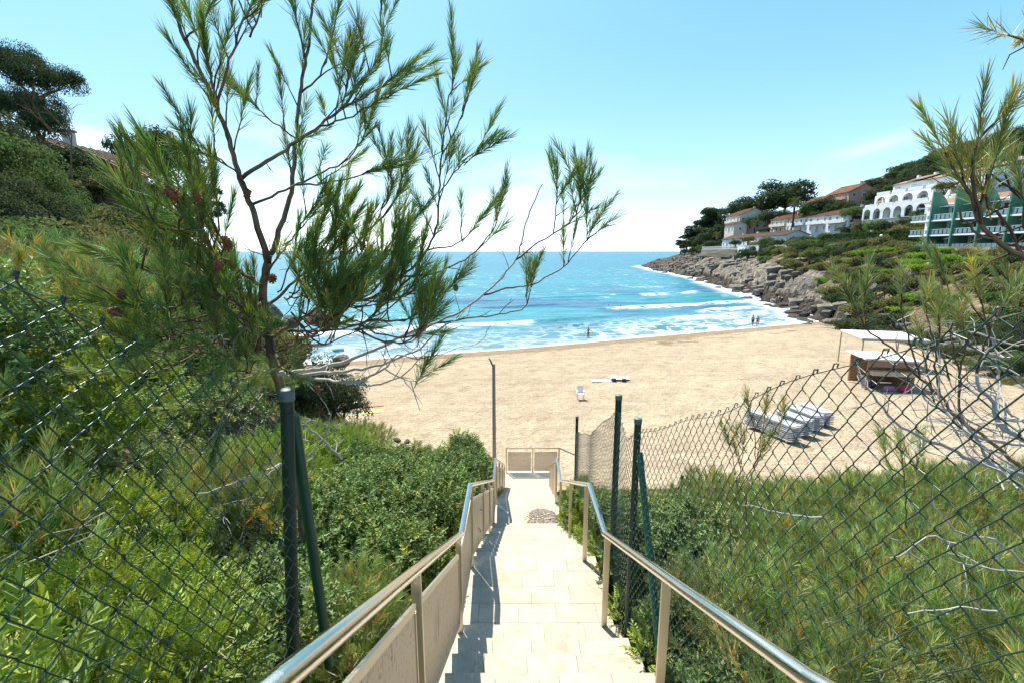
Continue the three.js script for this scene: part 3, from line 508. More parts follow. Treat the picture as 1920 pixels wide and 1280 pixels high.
const tints = {
  lentisk: (R) => { const k = 0.75 + 0.6 * R(), y = R(); return y < 0.18 ? [1.5 * k, 1.25 * k, 0.8] : [k, k, k]; },
  oak: (R) => { const k = 0.7 + 0.7 * R(), y = R(); return y < 0.12 ? [1.9 * k, 1.3 * k, 0.8] : [k, k, k * 1.1]; },
  scrub: (R) => { const k = 0.7 + 0.6 * R(), y = R(); return y < 0.06 ? [1.5 * k, 1.05 * k, 0.7] : y < 0.5 ? [0.78 * k, 1.02 * k, 0.8 * k] : [k, k, k]; },
  needle: (R) => { const k = 0.75 + 0.5 * R(); return R() < 0.09 ? [1.5 * k, 1.15 * k, 0.7] : [k * (0.85 + 0.3 * R()), k, k]; },
};
function shrub(kind, name, label, category, x, f, r, h, n, size, seed, group, yBase) {
  const R = rng(seed * 7919 + 11), y0 = yBase ?? groundY(x, f); const t = thing(name, label, category, [x, y0, -f], 0, group);
  const lobes = []; const m = 6 + Math.floor(R() * 3);
  for (let k = 0; k < m; k++) { const a = k / m * 6.283 + R(), q = k === 0 ? 0 : 0.35 + 0.35 * R(); lobes.push([V(Math.cos(a) * q * r, h * (k === 0 ? 0.68 : 0.25 + 0.45 * R()), Math.sin(a) * q * r), r * (0.42 + 0.22 * R()), h * (0.30 + 0.10 * R())]); }
  const stems = []; for (const [c] of lobes) { const mid = V(c.x * 0.4 + 0.06 * (R() - 0.5), c.y * 0.45, c.z * 0.4 + 0.06 * (R() - 0.5)); stems.push(limb(smoothPath([V(0.03 * (R() - 0.5), -0.15, 0.03 * (R() - 0.5)), mid, c, V(c.x * 1.25, c.y + 0.12 * h, c.z * 1.25)], 0.1), Array(40).fill(0).map((_, i) => Math.max(0.003, 0.014 * r * (1 - i / 14))), 5)); }
  for (const s of stems) mesh('stem', s, kind === 'scrub' ? MAT.dead : MAT.bark, t);
  { const tw = []; const nt = kind === 'scrub' ? 16 : 7; for (let k = 0; k < nt; k++) { const [c, a, b] = lobes[Math.floor(R() * m)], d = rv(R).normalize(); d.y = Math.abs(d.y) * 0.6; const p0 = V(c.x + d.x * a * 0.3, c.y + d.y * b * 0.5, c.z + d.z * a * 0.3), e = V(c.x + d.x * a * 1.22, c.y + d.y * b * 1.2 + 0.03, c.z + d.z * a * 1.22), md = p0.clone().lerp(e, 0.55).addScaledVector(rv(R), 0.05 * r + 0.01); tw.push(limb([p0, md, e], [0.0055, 0.0042, 0.0022], 5)); for (let q = 0; q < 3; q++) { const s0 = md.clone().lerp(e, R()), e2 = s0.clone().addScaledVector(d.clone().addScaledVector(rv(R), 0.9).normalize(), 0.08 + 0.12 * R()); tw.push(limb([s0, s0.clone().lerp(e2, 0.5).addScaledVector(rv(R), 0.012), e2], [0.003, 0.0023, 0.0014], 4)); } } mesh('dead_twigs', merge(tw), MAT.dead, t).userData.kind = 'stuff'; }
  const lists = G[kind].map(() => []);
  for (let k = 0; k < n; k++) {
    const [c, a, b] = lobes[Math.floor(R() * m)]; const d = rv(R).normalize(); if (d.y < -0.35) d.y *= -0.6; const q = 0.62 + 0.45 * Math.pow(R(), 0.6);
    const p = V(c.x + d.x * a * q, Math.max(0.02, c.y + d.y * b * q), c.z + d.z * a * q); const dir = d.clone().multiplyScalar(kind === 'scrub' ? 0.55 : 0.9).add(V(0, kind === 'scrub' ? 0.9 : 0.5, 0)).addScaledVector(rv(R), 0.6);
    lists[k % lists.length].push([p, dir, size * (0.75 + 0.5 * R()), tints[kind](R)]);
  }
  lists.forEach((l, i) => instances(t, 'foliage', G[kind][i], LM[kind], l));
  return t;
}
// ---------------------------------------------------------------- shrubs close by
{
  const R = rng(404); let id = 1;
  const NEARL = [ // x, f, r, h, kind
    [-1.42, 0.75, 0.50, 1.15, 'lentisk', 'bright green leafy bush filling the lower left corner behind the fence'], [-1.55, 1.45, 0.50, 1.02, 'lentisk', 'yellow green leafy bush behind the middle of the left fence'], [-2.2, 1.1, 0.65, 1.35, 'lentisk', 'tall leafy bush at the left edge behind the first bushes'],
    [-1.34, 2.15, 0.45, 0.85, 'oak', 'dark glossy bush behind the braced post on the left'], [-2.2, 2.1, 0.7, 1.25, 'lentisk', 'bright leafy bush behind the left fence below the pine'], [-3.1, 1.7, 0.85, 1.6, 'scrub', 'needle-leaved bush at the left edge above the leafy bushes'],
    [-1.15, 3.0, 0.42, 0.80, 'scrub', 'feathery bush with bare twigs beside the left railing'], [-1.9, 3.2, 0.62, 1.0, 'oak', 'dark bush in the hollow left of the stairs'], [-2.9, 3.0, 0.8, 1.35, 'lentisk', 'leafy bush beyond the pine trunk on the left'], [-4.0, 2.7, 1.0, 1.7, 'oak', 'broad dark bush at the left edge below the hillside'],
    [-1.05, 4.1, 0.45, 0.95, 'oak', 'small glossy bush touching the left railing at the first landing'], [-1.85, 4.3, 0.65, 1.15, 'oak', 'rounded bush with a dark hollow left of the first landing'], [-2.9, 4.3, 0.8, 1.15, 'scrub', 'olive green bush between the pine and the leafy bushes'], [-4.1, 4.0, 0.95, 1.5, 'lentisk', 'pale green bush on the slope behind the pine'],
    [-1.0, 5.4, 0.50, 1.30, 'oak', 'leafy bush leaning over the left railing halfway down'], [-1.9, 5.5, 0.75, 1.45, 'oak', 'dense green bush left of the second flight of stairs'], [-3.0, 5.6, 0.85, 1.3, 'lentisk', 'yellow green bush left of the second flight, nearer the pine'],
    [-1.15, 7.0, 0.6, 1.45, 'oak', 'tall dark bush beside the middle of the left railing'], [-2.3, 7.1, 0.9, 1.5, 'oak', 'big dense bush left of the stairs below the beach'], [-3.6, 7.2, 1.0, 1.1, 'lentisk', 'pale bush left of the big dense bush'],
    [-1.35, 9.0, 0.85, 1.9, 'oak', 'tall rounded bush whose top hides the foot of the bare post'], [-2.7, 9.2, 1.05, 1.7, 'oak', 'largest dense green bush in front of the sand'], [-4.2, 9.5, 1.1, 0.95, 'lentisk', 'bright green bush at the left edge of the sand'], [-1.2, 11.2, 0.8, 2.0, 'oak', 'bush beside the left railing of the lowest flight'], [-2.6, 11.6, 1.1, 1.6, 'oak', 'bush on the slope just above the sand'], [-4.3, 12.2, 1.2, 0.8, 'scrub', 'low olive bush where the slope meets the sand'],
    [-6.0, 10.5, 1.3, 0.7, 'scrub', 'olive scrub bush under the pine beside the sand'], [-5.4, 7.4, 1.1, 0.7, 'oak', 'green bush under the bare pine branches'], [-5.3, 5.0, 1.2, 1.6, 'scrub', 'tall needle-leaved bush in the middle of the left slope'], [-5.2, 3.4, 1.1, 1.7, 'scrub', 'needle-leaved bush at the left edge halfway up the slope'],
  ];
  for (const [x, f, r, h, kind, label] of NEARL) { const d = Math.hypot(x, f, 2), n = Math.round(r * h * (kind === 'scrub' ? 620 : 1900) * (d < 4 ? 1.1 : d < 7 ? 0.95 : 0.75)), size = (d < 4 ? 1 : d < 7 ? 1.15 : 1.35); shrub(kind, kind === 'scrub' ? 'scrub_bush' : 'leafy_bush', label, 'bush', x, f, r, h, n, size, id++); }
  const NEARR = [
    [1.16, 2.5, 0.16, 0.45, 'oak', 'small weedy bush at the foot of the right fence below the handrail'], [1.22, 3.3, 0.20, 0.70, 'oak', 'weedy bush against the braced post right of the stairs'], [1.20, 4.4, 0.26, 0.95, 'oak', 'ivy-like bush between the two fence posts right of the stairs'], [1.24, 5.3, 0.26, 1.05, 'oak', 'dark bush behind the mesh beside the second flight'], [1.20, 6.3, 0.24, 1.10, 'lentisk', 'leafy bush climbing the fence beside the second flight'], [1.22, 7.4, 0.28, 1.2, 'oak', 'dark bush behind the mesh, nearer the farthest post'], [1.30, 8.5, 0.30, 1.1, 'lentisk', 'bright leafy bush at the farthest fence post'], [1.52, 9.9, 0.35, 1.0, 'lentisk', 'leafy bush beside the panelled end of the right handrail'],
    [1.75, 2.0, 0.50, 0.65, 'scrub', 'needle-leaved bush right of the handrail at the lower edge'], [2.6, 1.7, 0.6, 0.75, 'scrub', 'needle-leaved bush in the lower right corner behind the fence'], [1.8, 3.1, 0.55, 0.85, 'scrub', 'olive green needle bush beside the braced post'], [2.7, 2.7, 0.7, 0.80, 'scrub', 'pale green needle bush in the middle of the right fence'], [3.7, 2.4, 0.8, 0.75, 'scrub', 'needle bush at the right edge under the white twigs'], [1.85, 4.5, 0.6, 0.95, 'oak', 'dark leafy bush beyond the braced post'], [2.8, 4.1, 0.8, 0.75, 'scrub', 'domed needle bush behind the middle of the right fence'], [4.0, 3.8, 0.9, 0.72, 'scrub', 'domed needle bush at the right, below the sand'], [5.2, 3.6, 1.0, 0.75, 'scrub', 'needle bush at the right edge below the brick-red patch'],
    [2.0, 6.2, 0.75, 0.8, 'oak', 'leafy bush between the tall post and the short strutted post'], [3.2, 5.8, 0.95, 0.75, 'scrub', 'broad domed needle bush under the stacked loungers'], [4.6, 5.6, 1.1, 0.88, 'scrub', 'highest domed needle bush in front of the sand on the right'], [6.2, 5.4, 1.2, 0.8, 'scrub', 'needle bush in front of the sand near the right edge'], [2.2, 8.2, 0.8, 0.9, 'oak', 'green bush behind the short strutted post'], [3.8, 8.0, 1.0, 0.9, 'scrub', 'low needle bush behind the pipe rail'], [7.8, 6.4, 1.3, 0.9, 'scrub', 'needle bush at the far right below the dead branches'],
  ];
  for (const [x, f, r, h, kind, label] of NEARR) { const d = Math.hypot(x, f, 2), n = Math.round(Math.max(r, 0.35) * h * (kind === 'scrub' ? 900 : 2000) * (d < 4 ? 1.15 : 0.9)), size = d < 4 ? 1 : 1.15; shrub(kind, kind === 'scrub' ? 'scrub_bush' : 'leafy_bush', label, 'bush', x, f, r, h, n, size, 100 + id++); }
  // low growth that covers the soil between the bushes
  const list = [[], []], list2 = [[], []];
  for (let k = 0; k < 15000; k++) { const f = 0.3 + 15 * Math.pow(R(), 1.4), left = R() < 0.62, x = left ? -0.66 - 6.5 * Math.pow(R(), 1.3) * (0.35 + f * 0.09) : 1.02 + 6.5 * Math.pow(R(), 1.2) * (0.35 + f * 0.09); const p = V(x, groundY(x, f) + 0.02 + 0.16 * R(), -f); (left || x < 2 ? list : list2)[k % 2].push([p, V(0, 1, 0).addScaledVector(rv(R), 0.7), 0.9 + 0.8 * R(), tints.oak(R)]); }
  const u = new THREE.Group(); u.name = 'undergrowth'; u.userData = { kind: 'stuff', label: 'low leafy ground cover under the bushes beside the stairs', category: 'ground cover' }; scene.add(u);
  list.forEach((l, i) => instances(u, 'foliage', G.oak[i], LM.oak, l)); list2.forEach((l, i) => instances(u, 'foliage', G.scrub[i], LM.scrub, l));
  // sprays growing onto the right-hand edge of the steps
  for (const [x, f, n, s] of [[0.92, 3.62, 40, 31], [0.95, 4.9, 50, 32], [1.0, 6.0, 60, 33], [1.05, 7.3, 50, 34], [1.06, 8.7, 60, 35], [1.12, 9.6, 50, 36], [-0.40, 10.6, 70, 37], [-0.36, 12.0, 60, 38], [0.9, 2.75, 26, 39]]) { const Q = rng(s), t = thing('weed_clump', `weeds on the ${x > 0 ? 'right' : 'left'} edge of the stairs, ${['by the first landing', 'just below the first landing', 'above the middle of the second flight', 'below the middle of the second flight', 'at the head of the lower landing', 'beside the leaf litter heap', 'at the head of the lowest flight', 'on the lowest flight', 'above the first landing'][s - 31]}`, 'weeds', [x, EYE - floorH(f), -f]); const l = [[], []]; for (let k = 0; k < n; k++) { const a = Q() * 6.28, q = 0.10 * Math.sqrt(Q()); l[k % 2].push([V(Math.cos(a) * q * 0.7, 0.01 + 0.12 * Q(), Math.sin(a) * q * 1.6), V(Math.cos(a), 0.8, Math.sin(a)).addScaledVector(rv(Q), 0.4), 0.7 + 0.5 * Q(), tints.lentisk(Q)]); } l.forEach((q, i) => instances(t, 'foliage', G.lentisk[i], LM.lentisk, q)); }
}

// ---------------------------------------------------------------- pines traced limb by limb: [x, y, distance] in the photograph
function growPine(root, limbs, opt) {
  const R = rng(opt.seed), shoots = opt.geos.map(() => []); const bare = [];
  const addShoot = (p, d, s) => shoots[Math.floor(R() * shoots.length)].push([p.clone(), d.clone(), s, tints.needle(R)]);
  for (const L of limbs) {
    const [raw, r0, r1, from, dens, mat, up] = L; const pts = smoothPath(raw.map((q) => at(...q)), 0.03), n = pts.length; let walk = 0;
    for (let k = 1; k < n - 1; k++) pts[k].addScaledVector(rv(R), 0.0045);
    const base = mesh('branch', limb(pts, pts.map((_, i) => 0.8 * lerp(r0, r1, Math.pow(i / (n - 1), 0.7))), 7), mat || MAT.bark, root);
    const twigs = [];
    for (let k = 1; k < n; k++) {
      const u = k / (n - 1); walk += pts[k].distanceTo(pts[k - 1]); const tan = V().subVectors(pts[k], pts[k - 1]).normalize();
      if (u < from) { if (opt.bareTwigs && R() < 0.10 * opt.bareTwigs) { const d = tan.clone().multiplyScalar(0.5).addScaledVector(rv(R), 0.9).normalize(); const e = pts[k].clone().addScaledVector(d, 0.04 + 0.10 * R()); twigs.push(limb([pts[k], pts[k].clone().lerp(e, 0.5).addScaledVector(rv(R), 0.012), e], [0.0022, 0.0017, 0.001], 4)); if (R() < 0.6) { const m0 = pts[k].clone().lerp(e, 0.6), e3 = m0.clone().addScaledVector(d.clone().addScaledVector(rv(R), 0.8), 0.05); twigs.push(limb([m0, e3], [0.0015, 0.0008], 4)); } } continue; }
      if (R() < dens * 0.38) {
        const d = tan.clone().multiplyScalar(0.75).addScaledVector(rv(R).normalize(), 0.85).add(V(0, up ?? 0.75, 0)).normalize(); const ln = 0.03 + 0.10 * R() * (1.2 - u * 0.6), e = pts[k].clone().addScaledVector(d, ln);
        twigs.push(limb([pts[k], pts[k].clone().lerp(e, 0.5).addScaledVector(rv(R), 0.006), e], [0.0032, 0.0027, 0.0022], 5)); addShoot(e.clone().addScaledVector(d, -0.03), d, opt.size * (0.8 + 0.35 * R()));
      }
    }
    if (from < 1) { const tan = V().subVectors(pts[n - 1], pts[n - 3]).normalize(); addShoot(pts[n - 1].clone().addScaledVector(tan, -0.09), tan, opt.size * 1.05); addShoot(pts[n - 1].clone().addScaledVector(tan, -0.03), tan.clone().addScaledVector(rv(R), 0.2), opt.size); }
    if (twigs.length) { const tw = mesh('twigs', merge(twigs), mat || MAT.twig, base); tw.userData.kind = 'stuff'; }
  }
  shoots.forEach((l, i) => instances(root, 'needles', opt.geos[i], opt.mat, l));
}
const coneGeo = (() => { const parts = []; for (let k = 0; k < 26; k++) { const a = k * 2.4, y = k / 26, r = 0.016 * Math.sin(Math.PI * (0.15 + 0.8 * y)); parts.push(new THREE.ConeGeometry(0.0055, 0.011, 5).rotateX(-0.6).rotateY(-a + 1.57).translate(Math.cos(a) * r, y * 0.05, Math.sin(a) * r)); } parts.push(new THREE.SphereGeometry(0.014, 8, 6).scale(1, 1.7, 1).translate(0, 0.024, 0)); return merge(parts); })();
const MCONE = M(0.22, 0.075, 0.032, { roughness: 0.9 });
{
  const pine = thing('pine_tree', 'young pine with long needles and bare grey lower branches behind the left fence', 'pine tree');
  const A = (a, b, d0, d1) => a; // limbs below
  const L = [
    // trunk
    [[[572, 1010, 2.25], [556, 880, 2.2], [538, 770, 2.15], [512, 680, 2.1], [496, 600, 2.1], [494, 540, 2.08], [502, 492, 2.05]], 0.030, 0.021, 1, 0],
    [[[502, 492, 2.05], [488, 440, 2.0], [468, 385, 1.95], [450, 337, 1.88], [430, 268, 1.8], [408, 205, 1.72], [368, 120, 1.66], [345, 75, 1.62], [318, -10, 1.6]], 0.019, 0.006, 0.34, 0.72],
    [[[502, 492, 2.05], [520, 440, 2.08], [540, 385, 2.1], [552, 300, 2.1], [558, 230, 2.08], [563, 175, 2.06], [578, 85, 2.04], [590, -20, 2.0]], 0.017, 0.006, 0.30, 0.62],
    // crown
    [[[430, 268, 1.8], [408, 205, 1.70], [398, 160, 1.62], [390, 120, 1.56]], 0.008, 0.004, 0.25, 1.5],
    [[[408, 205, 1.72], [420, 150, 1.7], [440, 80, 1.68], [470, 10, 1.66]], 0.007, 0.004, 0.35, 0.8],
    [[[345, 75, 1.62], [380, 40, 1.6], [400, 0, 1.6]], 0.005, 0.003, 0.2, 0.9],
    [[[468, 70, 1.72], [486, 30, 1.72], [492, -20, 1.7]], 0.005, 0.003, 0.0, 0.9],
    [[[450, 337, 1.88], [509, 297, 1.92], [560, 262, 1.96], [600, 236, 1.98], [640, 203, 2.0], [680, 150, 2.0], [710, 118, 1.98], [714, 40, 1.95], [716, -15, 1.94]], 0.011, 0.004, 0.22, 0.80],
    [[[640, 203, 2.0], [690, 178, 1.96], [735, 148, 1.92]], 0.006, 0.003, 0.1, 1.1], [[[600, 236, 1.98], [640, 226, 1.9], [690, 200, 1.85], [715, 185, 1.84]], 0.006, 0.003, 0.15, 1.1], [[[640, 203, 2.0], [650, 160, 1.98], [655, 120, 1.96]], 0.005, 0.003, 0.1, 1.2],
    [[[563, 175, 2.06], [600, 140, 2.04], [620, 80, 2.02], [632, 20, 2.0]], 0.006, 0.003, 0.15, 0.8], [[[570, 110, 2.05], [560, 50, 2.04], [545, 0, 2.02]], 0.005, 0.003, 0.2, 0.8], [[[555, 260, 2.1], [500, 220, 2.05], [470, 190, 2.0]], 0.005, 0.003, 0.2, 1.0],
    [[[468, 385, 1.95], [556, 347, 2.02], [610, 320, 2.05], [650, 300, 2.06], [680, 260, 2.06], [692, 230, 2.06]], 0.008, 0.003, 0.3, 0.9], [[[556, 347, 2.02], [600, 345, 2.0], [650, 335, 1.98], [700, 320, 1.97]], 0.006, 0.003, 0.15, 0.9], [[[470, 360, 1.93], [440, 320, 1.8], [405, 300, 1.7], [375, 285, 1.62]], 0.006, 0.003, 0.3, 0.8],
    // bright clump towards us on the left
    [[[494, 540, 2.08], [445, 505, 1.9], [400, 470, 1.72], [360, 430, 1.58], [330, 380, 1.48], [310, 330, 1.42]], 0.011, 0.004, 0.35, 1.3], [[[400, 470, 1.72], [370, 400, 1.62], [360, 340, 1.56], [352, 300, 1.52]], 0.006, 0.003, 0.2, 1.4], [[[360, 430, 1.58], [310, 430, 1.48], [265, 400, 1.42]], 0.005, 0.003, 0.2, 1.3], [[[400, 470, 1.72], [410, 420, 1.7], [405, 370, 1.68]], 0.005, 0.003, 0.2, 1.2],
    [[[494, 600, 2.1], [430, 560, 1.9], [370, 540, 1.72], [310, 520, 1.58], [250, 500, 1.48]], 0.010, 0.004, 0.3, 1.1], [[[370, 540, 1.72], [330, 575, 1.6], [285, 580, 1.5], [235, 570, 1.42]], 0.006, 0.003, 0.1, 1.2], [[[430, 560, 1.9], [390, 600, 1.75], [340, 625, 1.62], [290, 640, 1.5]], 0.006, 0.003, 0.2, 1.1],
    [[[500, 650, 2.1], [430, 640, 1.92], [360, 650, 1.75], [300, 660, 1.62], [250, 640, 1.5]], 0.009, 0.004, 0.4, 0.8], [[[494, 560, 2.08], [470, 600, 1.9], [440, 640, 1.78], [420, 680, 1.7]], 0.006, 0.003, 0.2, 1.0],
    // middle, right of the trunk
    [[[496, 580, 2.1], [540, 540, 2.12], [580, 500, 2.14], [620, 450, 2.15], [640, 410, 2.15]], 0.010, 0.004, 0.25, 1.1], [[[580, 500, 2.14], [640, 480, 2.16], [700, 425, 2.18], [740, 375, 2.2], [762, 300, 2.2]], 0.009, 0.004, 0.3, 0.9], [[[700, 425, 2.18], [735, 350, 2.2], [728, 310, 2.2]], 0.004, 0.003, 0.1, 1.0], [[[494, 520, 2.06], [530, 470, 2.0], [560, 430, 1.96], [580, 400, 1.94]], 0.007, 0.003, 0.2, 1.1],
    [[[500, 640, 2.1], [560, 600, 2.08], [620, 560, 2.06], [680, 510, 2.06], [740, 450, 2.08], [770, 420, 2.1]], 0.011, 0.004, 0.2, 1.1], [[[620, 560, 2.06], [690, 560, 2.08], [750, 520, 2.1], [800, 470, 2.12], [820, 420, 2.14], [823, 365, 2.15], [828, 290, 2.16], [840, 190, 2.18], [852, 145, 2.18]], 0.009, 0.004, 0.25, 0.62],
    [[[828, 290, 2.16], [860, 230, 2.18], [880, 170, 2.2], [884, 150, 2.2]], 0.005, 0.003, 0.1, 0.9], [[[823, 365, 2.15], [855, 320, 2.16], [895, 285, 2.18]], 0.004, 0.003, 0.2, 0.8], [[[800, 470, 2.12], [850, 460, 2.12], [880, 440, 2.12], [890, 425, 2.12]], 0.005, 0.003, 0.2, 1.4], [[[750, 520, 2.1], [820, 510, 2.12], [880, 480, 2.14], [925, 430, 2.16], [940, 380, 2.18]], 0.006, 0.003, 0.35, 0.9], [[[540, 620, 2.1], [620, 620, 2.0], [690, 600, 1.95], [740, 570, 1.92], [770, 540, 1.9]], 0.008, 0.003, 0.2, 1.1], [[[690, 600, 1.95], [760, 600, 1.98], [810, 570, 2.0], [850, 530, 2.02]], 0.006, 0.003, 0.2, 1.0],
    [[[520, 660, 2.1], [560, 640, 1.95], [600, 620, 1.85], [640, 590, 1.8], [660, 560, 1.78]], 0.007, 0.003, 0.2, 1.1], [[[510, 650, 2.1], [530, 690, 1.98], [545, 700, 1.92]], 0.006, 0.003, 0.2, 1.5], [[[480, 700, 2.1], [440, 720, 1.9], [420, 770, 1.8], [410, 810, 1.75]], 0.006, 0.003, 0.3, 0.8],
    // long grey branches to the right
    [[[520, 700, 2.1], [600, 690, 2.14], [680, 665, 2.2], [750, 633, 2.25], [857, 587, 2.3], [907, 553, 2.32], [945, 515, 2.33], [967, 487, 2.34], [990, 407, 2.34], [1017, 345, 2.34]], 0.014, 0.0035, 1, 0, MAT.dead],
    [[[967, 487, 2.34], [1000, 462, 2.35], [1037, 440, 2.36], [1065, 420, 2.36], [1083, 395, 2.36], [1090, 345, 2.36]], 0.006, 0.003, 0.45, 1.2], [[[1065, 420, 2.36], [1095, 385, 2.36], [1104, 350, 2.36]], 0.004, 0.003, 0.1, 1.2], [[[1037, 440, 2.36], [1042, 400, 2.36], [1045, 340, 2.36]], 0.004, 0.003, 0.45, 0.9],
    [[[907, 553, 2.32], [950, 540, 2.34], [987, 537, 2.36], [1050, 505, 2.38], [1080, 475, 2.38], [1100, 450, 2.38], [1113, 420, 2.38]], 0.006, 0.003, 0.62, 1.2], [[[820, 605, 2.28], [873, 597, 2.3], [933, 590, 2.32], [983, 577, 2.34], [988, 545, 2.34], [993, 525, 2.34]], 0.006, 0.003, 0.72, 1.2],
    [[[540, 705, 2.1], [640, 695, 2.05], [720, 682, 2.04], [790, 650, 2.06], [830, 612, 2.08], [880, 590, 2.1]], 0.013, 0.003, 1, 0, MAT.dead], [[[560, 705, 2.1], [640, 715, 2.0], [680, 712, 1.96], [720, 690, 1.95], [745, 665, 1.95]], 0.012, 0.004, 1, 0, MAT.dead], [[[640, 715, 2.0], [700, 722, 1.98], [760, 700, 1.98], [800, 660, 1.98], [838, 655, 2.0]], 0.006, 0.002, 1, 0, MAT.dead], [[[720, 690, 1.95], [760, 712, 1.95], [785, 712, 1.95], [795, 690, 1.95]], 0.004, 0.002, 0.6, 0.9, MAT.dead], [[[745, 665, 2.05], [790, 672, 2.05], [850, 655, 2.08], [900, 640, 2.1], [920, 610, 2.1]], 0.004, 0.0018, 1, 0, MAT.dead], [[[750, 633, 2.25], [775, 655, 2.25], [785, 640, 2.25], [790, 615, 2.25]], 0.004, 0.002, 0.5, 0.9, MAT.dead],
    [[[520, 690, 2.1], [460, 700, 1.95], [420, 690, 1.85], [370, 700, 1.75]], 0.007, 0.003, 1, 0, MAT.dead], [[[500, 640, 2.1], [455, 615, 1.95], [420, 625, 1.85], [390, 640, 1.75]], 0.006, 0.003, 1, 0, MAT.dead], [[[556, 880, 2.2], [610, 820, 2.0], [640, 790, 1.95], [660, 770, 1.92], [690, 768, 1.92]], 0.007, 0.002, 1, 0, MAT.dead], [[[610, 820, 2.0], [618, 775, 1.95], [600, 745, 1.92]], 0.005, 0.002, 1, 0, MAT.dead], [[[640, 860, 2.3], [600, 820, 2.2], [566, 790, 2.15]], 0.008, 0.005, 1, 0, MAT.dead],
    [[[556, 860, 2.2], [500, 880, 1.9], [440, 905, 1.75], [370, 925, 1.65]], 0.009, 0.003, 1, 0, MAT.dead],
  ];
  { const R = rng(909); for (let k = 0; k < 58; k++) { const left = k < 24, x = left ? 235 + 255 * R() : 520 + 290 * R(), y = left ? 400 + 310 * R() : 440 + 215 * R(), d = left ? 1.45 + 0.002 * (x - 230) + 0.15 * R() : 1.85 + 0.2 * R(); const ax = left ? 0.55 : 0.4, bx = lerp(x, 500, ax), by = lerp(y, 590, ax); L.push([[[bx, by, lerp(d, 2.08, ax)], [lerp(bx, x, 0.5), lerp(by, y, 0.5) + 14, lerp(d, 2.08, ax * 0.5)], [x, y, d], [x + (left ? -14 : 16) + 20 * (R() - 0.5), y - 42, d - 0.03]], 0.005, 0.003, 0.5, 0.7]); } }
  growPine(pine, L, { seed: 51, geos: G.needle, mat: LM.needle, size: 0.86, bareTwigs: 2.6 });
  const R = rng(71); for (const [x, y, d] of [[428, 460, 1.7], [424, 470, 1.7], [405, 505, 1.68], [508, 530, 1.98], [512, 525, 1.98], [590, 480, 2.0], [600, 478, 2.0], [606, 570, 2.0], [530, 685, 1.9], [540, 690, 1.9], [596, 735, 1.95], [330, 372, 1.45], [372, 378, 1.5], [460, 370, 1.85], [825, 538, 2.05], [830, 545, 2.05], [855, 545, 2.05], [810, 580, 2.05], [225, 560, 1.42], [222, 590, 1.42], [680, 470, 2.0]]) { const p = at(x, y, d), m = mesh('pine_cone', coneGeo, MCONE, pine); m.position.copy(p); m.rotation.set((R() - 0.5) * 1.6, R() * 6, (R() - 0.5) * 1.6); m.scale.setScalar(0.55 + 0.35 * R()); }
}
